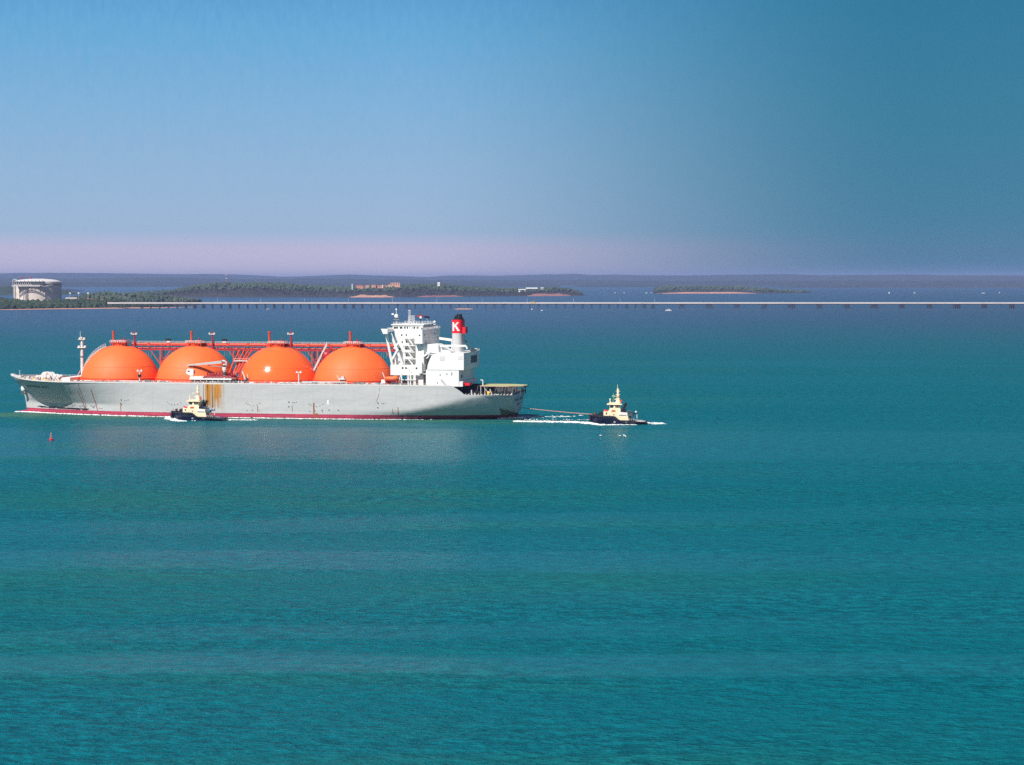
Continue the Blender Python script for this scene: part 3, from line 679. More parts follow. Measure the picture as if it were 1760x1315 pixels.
vb = MB(); uu, zz = U(561, 611, -2); vb.ball((uu, -1.5, zz), (2.6, 1.6, 2.4), 10, 8); vb.tube((uu + 3, -1.5, zz - 4), (uu - 4, -1.5, zz + 5.5), 0.6)
vb.build('valve_unit', M['deepred'], ship)
# slanting cargo risers between domes two and three
rs = MB()
for k, (pa, ya, pc, yc) in enumerate(((392, 647, 399, 628), (400, 647, 407, 628), (404, 645, 415, 622), (409, 641, 421, 619))):
    ua_, za_ = U(pa, ya, 12); ub_, zb_ = U(pc, yc, 6); rs.tube((ua_, 12, za_), (ub_, 6, zb_), 0.55, n=8); rs.tube((ub_, 6, zb_), (ub_ - 1, -4, bz0), 0.45, n=8)
build_parts(rs, 'cargo_riser', M['redpipe'], ship, smooth=40)
rt = MB(); ua_, za_ = U(416, 620, 6); rt.box(ua_ - 5, ua_ + 4, 2, 8, za_ - 0.3, za_ + 0.1)
for k in range(6): rt.tube((ua_ - 5 + k * 1.8, 8, za_), (ua_ - 5 + k * 1.8, 8, za_ + 1.2), 0.08, n=4)
rt.tube((ua_ - 5, 8, za_ + 1.2), (ua_ + 4, 8, za_ + 1.2), 0.09, n=4); rt.build('riser_platform', M['offwhite'], ship)

# cargo manifold amidships
mu0, mu1 = U(398, 655, 23)[0], U(326, 652, 23)[0]
mf = MB().box(mu0, mu1, 15.0, 23.3, 20.3, 21.1).box(mu1 - 7.5, mu1 - 0.2, 17, 23.1, 21.1, 22.0)
for k in range(7): mf.tube((mu0 + 1 + k * 3.3, 22.8, 18.2), (mu0 + 1 + k * 3.3, 22.8, 20.3), 0.2, n=6)
manifold = mf.build('manifold_platform', M['white'], ship)
mp = MB()
for k in range(9):
    uu = mu0 + 1.2 + k * 1.75; r = 0.42
    mp.tube((uu, 14, 22.0), (uu, 22.6, 22.0), r, n=10); mp.tube((uu, 22.0, 22.0), (uu, 22.7, 22.0), r * 1.5, n=10); mp.tube((uu, 18.5, 22), (uu, 18.5, 23.6), 0.3); mp.tube((uu, 18.5, 23.5), (uu, 18.5, 23.8), 0.55)
mp.path([(mu0, 16.2, 23.0), (mu1 - 8, 16.2, 23.0)], 0.4); mp.path([(mu0 - 4, 15.0, 21.7), (mu1 - 8, 15.0, 21.7)], 0.4)
build_parts(mp, 'manifold_pipe', M['deepred'], manifold, smooth=40)
mr = MB()
for k in range(16):
    uu = mu0 + k * (mu1 - mu0) / 15; mr.tube((uu, 15.2, 21.1), (uu, 15.2, 24.6), 0.09, n=4)
for zz in (24.0, 24.6): mr.tube((mu0, 15.2, zz), (mu1, 15.2, zz), 0.1, n=4)
for zz in (21.7, 22.3): mr.tube((mu0, 23.2, zz), (mu1 - 7, 23.2, zz), 0.07, n=4)
mr.build('manifold_railing', M['pink'], manifold)
md = MB().box(mu0 - 1, mu1 - 2.5, 17.5, 18.2, 18.0, 20.3)  # black slab in place of the shade under the platform
md.build('manifold_shade', M['black'], manifold)
mk = MB()
for k in range(12):
    uu = mu0 + 0.5 + k * 1.9; hh = rng.uniform(0.5, 1.6); mk.box(uu, uu + rng.uniform(0.4, 1.2), 21.2, 22.2, 18.3, 18.3 + hh)
build_parts(mk, 'manifold_fitting', M['midgrey'], manifold)
mt = MB()
for k in range(5): uu = mu0 - 7 + k * 1.6; mt.lathe([(0.9, -0.6), (1.1, 0), (0.9, 0.6)], (uu, 21.5, 19.5), 10)
build_parts(mt, 'hose_drum', M['black'], manifold)
# hose-handling crane with a long jib
cu0, cz0 = U(386, 648, 19); tip_u, tip_z = U(322, 628, 20); top_z = U(386, 622, 19)[1]
cp = MB().tube((cu0, 19, 18.0), (cu0, 19, top_z - 1.2), 0.85, 0.75, n=12).lathe([(1.15, 0), (1.15, 1.6), (0.9, 1.8)], (cu0, 19, top_z - 4.6), 12)
crane = cp.build('hose_crane', M['white'], ship, smooth=40)
MB().lathe([(1.0, 0), (1.0, 1.3)], (cu0, 19, top_z - 3.0), 12).build('slewing_ring', M['darkgrey'], crane); MB().lathe([(0.95, 0), (0.95, 1.8)], (cu0, 19, top_z - 7.2), 12).build('crane_collar', M['darkgrey'], crane)
jb = MB(); jb.prism([(cu0 + 1.2, top_z - 0.8), (cu0 + 1.6, top_z + 0.7), (tip_u, tip_z + 0.35), (tip_u, tip_z - 0.35)], 18.5, 19.8)
jb.path([(cu0 - 0.9, 19, top_z - 2.2), (cu0 - 1.2, 19, top_z - 0.6), (cu0 - 0.4, 19, top_z + 0.3), (cu0 + 1.2, 19, top_z + 0.6)], 0.55, 8)
jb.build('jib', M['grey'], crane)
MB().lathe([(0.75, -0.5), (0.75, 0.5)], (cu0 + 0.9, 18.2, top_z + 0.3), 10).tube((cu0 + 9.5, 19, top_z - 1.9), (cu0 + 0.5, 19, top_z - 3.0), 0.2).build('luffing_gear', M['midgrey'], crane)
jr = MB(); uu, zz = U(325, 640, 20)                          # bright control cabin under the jib end
jr.prism([(uu - 2.6, zz - 1.6), (uu + 0.8, zz - 2.2), (uu + 1.6, zz - 0.2), (uu + 0.8, zz + 2.0), (uu - 2.6, zz + 1.6)], 18.6, 20.6); jr.box(uu - 0.4, uu + 1.0, 18.8, 20.4, 21.6, zz - 2.0)
build_parts(jr, 'jib_rest', M['white'], crane)
jd = MB().box(uu - 1.2, uu + 1.0, 20.62, 20.8, zz - 3.6, zz - 2.6).box(uu - 0.6, uu + 0.6, 20.62, 20.75, zz + 0.4, zz + 1.0); build_parts(jd, 'rest_fitting', M['deepred'], crane)
# small provision crane aft of the manifold
pu, pz_ = U(423, 657, 20); c2 = MB().tube((pu, 19, 18), (pu, 19, 21.5), 0.9, 0.7, n=10).box(pu - 1.6, pu + 1.2, 18, 20, 18.2, 20.0).build('deck_winch', M['darkgrey'], ship)
q0 = U(416, 640, 20); MB().beam((pu + 0.5, 19.6, 20.5), (q0[0], 19.6, q0[1] + 0.6), 0.5, 0.6).tube((pu - 1, 19.6, 21), (pu - 0.6, 19.6, 23.4), 0.18).build('winch_boom', M['offwhite'], ship)
build_parts(MB().tube((q0[0] + 0.3, 18.5, 18.1), (q0[0] + 0.3, 18.5, q0[1] - 0.6), 0.4).tube((q0[0] - 3.0, 18.5, 18.1), (q0[0] - 3.0, 18.5, 20), 0.6), 'vent_post', M['redpipe'], ship)
# lamp posts along the port side
for px, yt in ((240, 638.5), (513.5, 641)):
    uu, zz = U(px, yt, 22.0); lm = MB().tube((uu, 22, 18), (uu, 22, zz), 0.42, 0.36, n=8).box(uu - 1.7, uu + 1.5, 21.4, 22.6, zz, zz + 0.35).box(uu - 1.6, uu - 0.7, 21.6, 22.6, zz + 0.35, zz + 1.0).box(uu + 0.5, uu + 1.3, 21.6, 22.6, zz + 0.35, zz + 0.9)
    lp = lm.build('lamp_post', M['offwhite'], ship)
    if px < 300: MB().lathe([(0.95, 0), (0.95, 1.4)], (uu, 22, zz - 3.0), 8).build('lamp_box', M['black'], lp)
# accommodation ladder stowed along the rail, and its davit
ga, gb = U(594, 658, 23)[0], U(519, 657, 23)[0]
gw = MB().box(ga, gb, 22.6, 23.3, 19.4, 20.1)
for k in range(18): uu = ga + (gb - ga) * k / 17; gw.tube((uu, 23.0, 18.3), (uu, 23.0, 19.4), 0.1, n=4)
gw.build('accommodation_ladder', M['grey'], ship)
hu = U(589, 653, 22)[0]
hd = MB().box(hu - 1.4, hu + 2.0, 20.6, 22.6, 21.0, 21.7).tube((hu - 1.4, 21.5, 18.2), (hu - 1.4, 21.5, 21), 0.3).tube((hu + 1.4, 21.5, 20), (hu + 3.4, 21.5, 23.2), 0.25).box(hu - 0.8, hu + 0.8, 21, 22.4, 21.7, 22.7)
hd.build('ladder_davit', M['offwhite'], ship)
# small deck fittings strung along the rail
df = MB(); dl = MB(); dr = MB()
for k in range(150):
    uu = rng.uniform(64, 246); tgt = (df, dl, dr)[k % 3]; hh = rng.uniform(0.4, 1.5)
    tgt.box(uu, uu + rng.uniform(0.3, 1.4), 22.0, 23.0, 18.2, 18.2 + hh)
build_parts(df, 'deck_fitting', M['offwhite'], ship); build_parts(dl, 'deck_locker', M['midgrey'], ship); build_parts(dr, 'fire_locker', M['redpipe'], ship)
dp = MB()
for px in (253, 540, 612, 622): uu = U(px, 656, 22.5)[0]; dp.box(uu - 1.6, uu + 1.6, 21.8, 22.8, 19.6, 20.0).box(uu - 1.4, uu - 1.0, 21.9, 22.6, 18.2, 19.6).box(uu + 1.0, uu + 1.4, 21.9, 22.6, 18.2, 19.6)
build_parts(dp, 'fairlead_frame', M['darkgrey'], ship)
dpp = MB()
for yy, r in ((20.9, 0.3), (20.2, 0.22)): dpp.tube((66, yy, 19.0), (mu0 - 2, yy, 19.0), r, n=6); dpp.tube((mu1 + 2, yy, 19.0), (244, yy, 19.0), r, n=6)
build_parts(dpp, 'deck_pipe', M['offwhite'], ship)

# foremast
fu, fz = U(141, 583, 0); fm = MB().tube((fu, 0, 18), (fu, 0, fz), 0.85, 0.65, n=12).tube((fu + 1.0, 0, 24), (fu + 1.0, 0, fz + 4.5), 0.12, n=4)
fm.box(fu - 1.9, fu + 1.9, -1.3, 1.3, fz - 0.3, fz).box(fu - 2.2, fu + 2.4, -1.4, 1.4, fz - 4.9, fz - 4.5)
for dx_, dz_ in ((-1.5, 0), (0.9, 0.1), (-1.9, -4.5), (1.6, -4.5), (0.2, 0.4)): fm.box(fu + dx_ - 0.5, fu + dx_ + 0.6, -0.7, 0.9, fz + dz_, fz + dz_ + 0.9)
fmo = fm.build('foremast', M['offwhite'], ship, smooth=40)
MB().lathe([(1.05, 0), (1.05, 0.5)], (fu, 0, fz - 10), 10).box(fu - 1.2, fu + 1.4, -1, 1, fz - 5.4, fz - 4.95).build('mast_collar', M['darkgrey'], fmo)
build_parts(MB().beam((fu + 3.5, 1, 19), (fu + 0.8, 0.3, 24), 0.4).beam((fu - 2.5, 1, 19), (fu - 0.8, 0.3, 24), 0.4), 'mast_stay', M['pink'], fmo)
MB().box(fu - 1.6, fu + 3.2, -8, 21, 18.0, 20.6).build('fore_store', M['white'], ship)
# foredeck: windlasses, bollards, lockers
for px, py, s, mt_ in ((68, 648, 1.5, 'offwhite'), (81, 645.5, 2.6, 'offwhite'), (88, 645.5, 2.4, 'offwhite'), (97, 648, 2.0, 'offwhite'), (103, 648.5, 1.8, 'offwhite'), (110, 650, 1.5, 'deckred'), (117, 650.5, 1.6, 'deckred')):
    uu, zz = U(px, py, 3); w_ = MB()
    for yy in (2.0, 5.2): w_.add(*(lambda n: ([(uu + s * math.cos(2 * math.pi * i / n), yy + d, zz - 0.3 + s * math.sin(2 * math.pi * i / n)) for d in (0, 0.5) for i in range(n)], [tuple(range(n - 1, -1, -1)), tuple(range(n, 2 * n))] + [(i, (i + 1) % n, n + (i + 1) % n, n + i) for i in range(n)]))(16))
    w_.tube((uu, 0.5, zz - 0.3), (uu, 7.2, zz - 0.3), s * 0.45, n=10); w_.box(uu - s * 0.8, uu + s * 0.8, 1.0, 6.5, z_top(uu) - 0.4, zz - 0.6 - s * 0.3)
    w_.build('windlass', M[mt_], ship)
fd = MB(); fy = MB(); fdk = MB()
for k in range(70):
    uu = rng.uniform(250, 279); b = hull_b(uu, z_top(uu)) - 1; yy = rng.uniform(0.2, 0.95) * b; zb = z_top(uu) - 0.45; hh = rng.uniform(0.6, 2.0)
    tgt = fd if k % 3 else (fdk if k % 2 else fy)
    if k % 2: tgt.tube((uu, yy, zb), (uu, yy, zb + hh), rng.uniform(0.25, 0.5), n=8)
    else: tgt.box(uu, uu + rng.uniform(0.5, 1.8), yy - 0.6, yy + 0.6, zb, zb + hh * 0.8)
build_parts(fd, 'mooring_bitt', M['offwhite'], ship); build_parts(fy, 'yellow_bitt', M['yellow'], ship); build_parts(fdk, 'dark_bitt', M['deckred'], ship)
bp_ = MB(); uu = U(34, 640, 0)[0]; bp_.tube((uu, 0, 18.5), (uu, 0, 23.4), 0.16, n=6).beam((uu - 0.3, 0, 19.5), (uu - 2.0, 0, 21.0), 0.14).build('bow_post', M['offwhite'], ship)
bc = MB().prism([(283.5, 19.4), (289.3, 20.1), (290.0, 21.4), (288.4, 21.2), (287.6, 20.6), (283.5, 20.2)], -1.6, 1.6).build('bow_chock', M['offwhite'], ship)
bw = MB()
for sg in (1, -1):
    bw.grid([[(280 + (stem(20) - 280) * t, sg * (hull_b(280 + (stem(20) - 280) * t, 19.8) if t < 1 else 0.05), z_top(280 + 9 * t) + dz) for dz in (-0.15, 0.75)] for t in np.linspace(0, 1, 8)])
build_parts(bw, 'bow_bulwark', M['offwhite'], ship)

# ---------------------------------------------------------------- white stern house
def ub(px, v, y=600): return U(px, y, v)[0]
def zb(py, v, x=720): return U(x, py, v)[1]
WIN = M['glass']
lo_a, lo_b, zl0, zl1 = ub(722, 20), ub(671, 20), 23.6, zb(627.5, 20)
base = MB().box(lo_a, lo_b, -20, 20, zl0, zl1).box(lo_a - 1.2, lo_b - 8.5, -18.0, 18.0, 17.8, zl0).build('lower_deckhouse', M['white'], ship)
pl = MB()
for px in (690, 701.5, 705.5, 711.5, 713.5): uu = ub(px, 20, 650); pl.box(uu - 0.28, uu + 0.28, 19.5, 20.0, 18.0, zl0)
pl.box(ub(715, 20), ub(689, 20), 18.0, 20.4, 20.9, 21.25).build('deckhouse_pillar', M['white'], base)
def windows(name, parent, spots, v, mat, wd=0.7, ht=0.8):
    for px, py in spots:
        uu, zz = U(px, py, v); MB().box(uu - wd / 2, uu + wd / 2, v - 0.2, v + 0.06, zz - ht / 2, zz + ht / 2).build(name, mat, parent)
windows('porthole', base, ((692, 632.5), (698, 632.5), (716, 633)), 20, WIN, 0.9, 0.9)
windows('doorway', base, ((691, 643.5), (693, 643.3), (697, 643.5), (706.5, 643.5), (710.5, 643.5), (715, 643.5), (706.5, 659), (711, 660)), 18.0, WIN, 0.9, 1.6)
windows('stores_opening', base, ((698, 661),), 18.1, M['midgrey'], 3.4, 2.4)
MB().beam((ub(697, 20.2), 20.15, zb(630, 20)), (ub(707, 20.2), 20.15, zb(640, 20)), 0.2, 0.25).build('outside_stair', M['offwhite'], base)
# recessed tower with open galleries
tw_a, tw_b = ub(722, 14), ub(678.5, 14); ztw = zb(570, 14)
tower = MB().box(tw_a, tw_b, -14, 14, zl1, ztw).build('accommodation_tower', M['white'], ship)
GL = [578.5, 592, 606, 618]
gal = MB()
LV = [(581.5, 708.5, 692), (593.8, 712, 689), (605.0, 712, 692), (616.8, 720, 693)]
for y_, xr, xl in LV:
    zz = zb(y_, 18.5); gal.box(ub(xr, 18.5), ub(xl, 18.5), 14.0, 18.5, zz - 0.28, zz + 0.12); gal.box(ub(xl + 14, 18.5), ub(xl, 18.5), 18.3, 18.5, zz + 0.12, zz + 1.15)
for px in (692.5, 694.5): gal.box(ub(px + 1.2, 18.4), ub(px, 18.4), 18.0, 18.4, zl1, zb(593, 18.5))
gal.build('gallery', M['white'], tower)
stp = MB()
for (y0_, y1_) in ((581.5, 593.8), (593.8, 605), (605, 616.8), (616.8, 628)):
    stp.beam((ub(702, 18), 18.0, zb(y0_, 18)), (ub(709.5, 18), 18.0, zb(y1_ - 1, 18)), 0.9, 0.5)
build_parts(stp, 'gallery_stair', M['white'], tower)
windows('cabin_window', tower, ((690.5, 576), (698.5, 575.8), (691.5, 588), (698.5, 587.5), (687, 600), (698.5, 600), (698.5, 611), (698.5, 622), (687, 622), (716, 612)), 14, M['darkgrey'], 0.8, 1.0)
windows('gallery_door', tower, ((713, 588),), 14, WIN, 0.8, 2.2)
# block abaft the galleries, full beam
af_a, af_b = ub(726, 21.8), ub(709, 21.8); zaf0, zaf1 = zb(622, 21.8), zb(567, 21.8)
aft = MB().box(af_a, af_b - 1.0, -21.8, 21.8, zb(591, 21.8), zaf1).box(af_a, ub(714.5, 19), -19, 19, zl1 - 3.5, zb(591, 21.8)).box(ub(725, 20.5), ub(720, 20.5), 17, 20.6, zb(642, 20.5), zb(622.5, 20.5)).build('aft_house', M['white'], ship)
windows('porthole', aft, ((721, 576.3),), 21.8, WIN, 0.7, 0.7)
windows('vent_grille', aft, ((725, 593), (720, 602.5), (723.5, 602.5)), 19, M['darkgrey'], 0.9, 0.5)
ap = MB()
for yy in (16.0, -7.0, -11.5): ap.box(af_a - 0.08, af_a + 0.2, yy - 0.7, yy + 0.7, zb(577, 21.8), zb(575, 21.8))
build_parts(ap, 'aft_window', WIN, aft)
MB().box(af_a - 2.0, af_b + 3, -13.0, 13.0, zl0 - 5.5, zl1 - 3.5).box(af_a - 3.2, af_a - 0.01, 8, 21.0, zl0 + 0.6, zl0 + 1.1).build('winch_house', M['grey'], ship)  # grey puts the shade of the aft side into the colour
# wheelhouse
wh_a, wh_b = ub(727, 12), ub(675, 12); zw0, zw1 = zaf1 if False else zb(567.5, 12), zb(557.5, 12)
wheel = MB().box(wh_a, wh_b, -14, 12, ztw, zw1 - 0.5).box(wh_a - 0.6, wh_b + 0.7, -14.6, 12.6, zw1 - 0.5, zw1).box(wh_a - 1.2, wh_a + 0.0, -21, 21.5, zaf1, zaf1 + 1.2).build('wheelhouse', M['white'], ship)
for x0_, x1_ in ((677, 680.5), (681, 684), (687, 691.8), (694.6, 697.2), (699, 701.4), (704, 704.8), (709, 710), (711, 713.7), (716, 718.2), (719.2, 721)):
    MB().box(ub(x1_, 12.1), ub(x0_, 12.1), 11.8, 12.12, zb(565, 12), zb(562, 12)).build('bridge_window', WIN, wheel)
wr = MB()
for uu in np.arange(wh_a, wh_b, 1.6): wr.tube((uu, 12, zw1), (uu, 12, zw1 + 1.1), 0.07, n=4); wr.tube((uu, -14, zw1), (uu, -14, zw1 + 1.1), 0.07, n=4)
for yy in (12, -14):
    for hz in (0.55, 1.1): wr.tube((wh_a, yy, zw1 + hz), (wh_b, yy, zw1 + hz), 0.06, n=4)
build_parts(wr, 'roof_railing', M['white'], wheel)
# bridge wing and its braces
wg_a, wg_b = ub(666, 24.5), ub(657.5, 24.5); zg0, zg1 = zb(574, 24.5, 660), zb(566.3, 24.5, 660)
wing = MB().box(wg_a, wg_b, -24.3, 24.3, zg0 + 0.9, zg1).prism([(wg_a + 0.1, zg0), (wg_b - 0.3, zg0), (wg_b + 0.9, zg1 + 0.3), (wg_a - 0.1, zg1 + 0.25)], 21.5, 24.5).build('bridge_wing', M['white'], ship)
wrl = MB()
for k in range(14): yy = 12.5 + k * 0.9; wrl.tube((wg_a, yy, zg1), (wg_a, yy, zg1 + 1.0), 0.06, n=4)
wrl.tube((wg_a, 12, zg1 + 1.0), (wg_a, 24.4, zg1 + 1.0), 0.06, n=4); wrl.build('wing_railing', M['white'], wing)
bs = MB()
def bpt(px, py, v): a, b = U(px, py, v); return (a, v, b)
for (xa, ya, xb, yb, wdt) in ((664, 574, 674.5, 628, 1.15), (671.5, 573, 692.5, 628, 1.3), (684, 601, 674, 618, 1.0), (672.5, 589, 668.5, 592, 0.5), (684.5, 590, 678, 599, 0.9)):
    bs.beam(bpt(xa, ya, 20.5), bpt(xb, yb, 19.4), wdt)
bs.build('wing_brace', M['white'], ship)
# masts and aerials on the wheelhouse roof
def mast(name, mat, px, ybot, ytop, r, v=0, extra=None):
    uu, zt = U(px, ytop, v); m_ = MB().tube((uu, v, zw1 - 0.3), (uu, v, zt), r, r * 0.7, n=8)
    if extra: extra(m_, uu, zt)
    return m_.build(name, mat, ship), uu, zt
m1, mu, mz = mast('radar_mast', M['midgrey'], 682, 557, 545, 0.7, 2, lambda m_, u, z: (m_.box(u - 1.6, u + 1.6, 1, 3, z - 1.5, z - 1.2), m_.tube((u + 0.4, 2, z), (u + 0.4, 2, z + 3.6), 0.12), m_.beam((u - 2.5, 2, z - 3.5), (u + 2, 2, z - 3.5), 0.2)))
MB().ball((mu, 3, mz + 0.5), 1.15, 12, 8).ball((mu, 3, U(681, 532, 3)[1]), 0.5, 8, 6).tube((mu, 3, mz), (mu, 3, U(681, 532, 3)[1]), 0.1).box(mu + 1.5, mu + 2.6, 2, 3, mz + 1.2, mz + 2.0).build('radome', M['white'], m1)
lm = MB()
for px, py in ((703, 534), (705, 534.5)): uu, zt = U(px, py, 1); lm.tube((uu, 1, zw1), (uu, 1, zt), 0.22); lm.ball((uu, 1, zt), 0.42, 8, 6)
uu = U(707, 545, 1)[0]; ztl = U(707, 542, 1)[1]
for a in (-1.6, 1.6):
    for b in (-1.0, 2.6): lm.tube((uu + a, b, zw1), (uu + a * 0.6, b, ztl), 0.13, n=5)
for k in range(5):
    z0_, z1_ = zw1 + (ztl - zw1) * k / 5, zw1 + (ztl - zw1) * (k + 1) / 5
    for b in (-1.0, 2.6): lm.tube((uu - 1.5, b, z0_), (uu + 1.5, b, z1_), 0.1, n=4); lm.tube((uu + 1.5, b, z0_), (uu - 1.5, b, z1_), 0.1, n=4)
lm.build('lattice_mast', M['grey'], ship)
m3, mu, mz = mast('signal_mast', M['darkgrey'], 722.5, 557, 546.5, 0.45, 0, lambda m_, u, z: (m_.tube((u, 0, z), (u, 0, z + 6), 0.1), m_.beam((u - 4, 0, z + 1.5), (u + 3, 0, z + 1.5), 0.2)))
MB().lathe([(0.4, 0), (1.9, 0.5), (1.9, 0.9), (0.8, 1.3)], (mu, 0, mz + 0.2), 12).build('mast_platform', M['deepred'], m3)
MB().ball((mu - 0.6, 1.6, mz + 0.3), 0.7, 8, 6).build('radome', M['white'], m3)
fl = MB(); fu_, fz_ = U(734, 545, 0); fl.grid([[(fu_ + 1.6 - k * 0.8, 0.25 * math.sin(k * 1.6), fz_ + 0.75 - 0.1 * k - j * 1.2) for j in (0, 1)] for k in range(5)]); fl.build('flag', M['navy'], ship)
MB().tube((fu_ + 1.6, 0, fz_ + 0.9), (ub(741, 0), 0, zw1 - 0.5), 0.05, n=4).build('halyard', M['grey'], ship)
uu, zt = U(747, 553.5, -16); MB().lathe([(1.3, 0), (0.9, 2.6), (0.4, 4.0)], (uu, -16, zt - 4.6), 8).ball((uu, -16, zt), 0.75, 10, 8).build('satellite_dome', M['white'], ship)
tr_ = MB()
for yy in np.arange(-21.5, 21.6, 1.7): tr_.tube((af_a, yy, zaf1), (af_a, yy, zaf1 + 1.1), 0.07, n=4)
tr_.tube((af_a, -21.5, zaf1 + 1.1), (af_a, 21.5, zaf1 + 1.1), 0.07, n=4)
for yy in (-18, -15, -10): tr_.box(af_a + 0.3, af_a + 1.5, yy, yy + 1.2, zaf1, zaf1 + 1.0)
tr_.build('aft_railing', M['white'], aft)

# engine casing
ca, cb = ub(797, 21.5, 630), ub(735, 21.5, 630); zc1 = zb(607, 21.5, 780); zc0 = zb(636, 21.5, 780); cl_a = ub(788.5, 21.5, 650)
casing = MB().prism([(ca, zc0), (cb + 0.3, zc0), (cb, zc0 + 2.5), (cb - 0.6, zc0 + 4.2), (cb - 2.0, zc1 - 1.5), (cb - 5.0, zc1), (ca, zc1)], -21.5, 21.5).box(cl_a, cb + 1.0, -21.0, 21.3, 17.9, zc0 - 0.01).box(cl_a - 2.0, cl_a + 1.2, -20, 21.0, 17.9, 20.6).build('engine_casing', M['white'], ship)
MB().box(ca - 0.12, ca + 0.3, -14, 3.0, zc1 - 6.2, zc1 - 2.0).build('louver', M['midgrey'], casing)
lv = MB()
for k in range(5): lv.box(ca - 0.18, ca - 0.02, -12.6 + k * 3.1, -10.4 + k * 3.1, zc1 - 5.8, zc1 - 2.4)
build_parts(lv, 'louver_slot', M['black'], casing)
build_parts(MB().box(ub(764, 21.5), ub(755.5, 21.5), 21.3, 21.6, zb(619, 21.5), zb(611.5, 21.5)).box(ub(795, 21.5), ub(787, 21.5), 21.3, 21.6, zb(618, 21.5), zb(611.5, 21.5)), 'air_intake', M['offwhite'], casing)
MB().box(cl_a - 0.1, cl_a + 0.3, 12, 15.5, zb(650, 21.3), zb(645, 21.3)).build('casing_door', M['black'], casing)
for px, py in ((756.5, 644.5), (768, 643), (752, 658)): windows('casing_porthole', casing, ((px, py),), 21.3, M['darkgrey'], 0.5, 0.7)
windows('vent_slit', casing, ((776.5, 642.5),), 21.3, M['darkgrey'], 0.4, 1.7)
MB().beam((ub(758, 21.5), 21.6, zb(652, 21.5)), (ub(769, 21.5), 21.6, zb(664, 21.5)), 0.35, 0.9).build('casing_stair', M['grey'], casing)
rlc = MB()
for uu in np.arange(ca, cb - 6, 1.8): rlc.tube((uu, 21.4, zc1), (uu, 21.4, zc1 + 1.1), 0.07, n=4)
for yy in np.arange(-21.4, 21.5, 1.8): rlc.tube((ca + 0.1, yy, zc1), (ca + 0.1, yy, zc1 + 1.1), 0.07, n=4)
for hz in (0.55, 1.1): rlc.tube((ca, 21.4, zc1 + hz), (cb - 6, 21.4, zc1 + hz), 0.06, n=4); rlc.tube((ca + 0.1, -21.4, zc1 + hz), (ca + 0.1, 21.4, zc1 + hz), 0.06, n=4)
for k in range(9): rlc.box(ca + 0.4, ca + 1.6, -19 + k * 2.0, -18 + k * 2.0, zc1, zc1 + 0.6 + 0.8 * rng.rand())
rlc.build('casing_railing', M['offwhite'], casing)
ml = MB(); ub_ = ub(735, 20.0, 600)                         # sloping vent trunks between house and casing
ml.prism([(ub(727, 18), zb(606, 18)), (ub(727, 18), zb(592, 18)), (ub(752, 18), zb(591, 18)), (ub(775, 18), zb(604.5, 18)), (ub(775, 18), zc1), (cb - 3, zc1)], 8, 18).build('vent_trunk', M['white'], ship)
ml2 = MB().prism([(ub(726, 20), zb(612, 20)), (ub(742, 20), zb(600, 20)), (ub(756, 20), zb(606, 20)), (ub(756, 20), zb(607.5, 20)), (ub(740, 20), zb(606, 20)), (ub(728, 20), zb(614, 20))], 18.2, 20.6).build('stair_cover', M['white'], ship)
MB().beam((ub(733.5, 20), 20.6, zb(616, 20)), (ub(738, 20), 20.6, zb(611, 20)), 0.3, 0.5).build('casing_ladder', M['white'], ship)
MB().box(ub(755.5, 19), ub(737, 19), 16, 20.8, zb(610, 20), zb(607.6, 20)).build('link_platform', M['grey'], ship)

# funnel
fu_c, fv_c = (ub(776.5, 5, 600) + ub(796.5, 5, 600)) / 2, 3.0
frx, fry = (ub(776.5, 5, 600) - ub(796.5, 5, 600)) / 2, 4.6
zf0, zr0, zr1 = zc1 - 0.2, U(786, 572.5, 5)[1], U(786, 549.5, 5)[1]
def oval(n=40, e=2.6): return [(math.copysign(abs(math.cos(t)) ** (2 / e), math.cos(t)), math.copysign(abs(math.sin(t)) ** (2 / e), math.sin(t))) for t in [2 * math.pi * i / n for i in range(n)]]
def oval_prism(z0, z1, sx=1.0): return MB().prism([(fu_c + a * frx * sx, fv_c + b * fry * sx) for a, b in oval()], z0, z1, 'z')
funnel = oval_prism(zf0, zr0).build('funnel', M['grey'], ship, smooth=40)
oval_prism(zr0 + 0.002, zr1, 1.012).build('funnel_band', M['funnel_red'], funnel, smooth=40)
oval_prism(zr1 + 0.002, zr1 + 0.35, 0.97).build('funnel_top', M['black'], funnel)
zpt = U(788, 540, 5)[1]
ex = MB().tube((fu_c - 0.6, fv_c, zr1), (fu_c - 0.6, fv_c, zpt), 1.5, n=14).tube((fu_c + 1.7, fv_c + 0.6, zr1), (fu_c + 1.3, fv_c + 0.6, zpt - 1.0), 0.5, n=8).tube((fu_c - 2.3, fv_c, zr1), (fu_c - 2.3, fv_c, zr1 + 1.2), 0.4, n=8)
ex.prism([(fu_c + 2.4, zr1), (fu_c + 0.2, zr1), (fu_c + 0.6, zr1 + 2.6), (fu_c + 1.5, zr1 + 2.0)], fv_c - 0.8, fv_c + 0.8); ex.build('exhaust_pipe', M['black'], funnel)
MB().box(fu_c - frx - 1.3, fu_c - frx + 0.4, fv_c - 3.0, fv_c + 3.0, zr0 - 0.2, zr0 + 3.2).build('vent_box', M['funnel_red'], funnel)
kt = MB(); kw, kh = 3.9, 4.6; kz = zr0 + 1.2; ku = fu_c + 2.3; yk = fv_c + fry * 1.012
def kq(pts): return [(ku - a * kw, b * kh + kz) for a, b in pts]
def fun_y(u): f = min(abs(u - fu_c) / (frx * 1.012), 0.999); return fv_c + fry * 1.012 * (1 - f ** 2.6) ** (1 / 2.6)
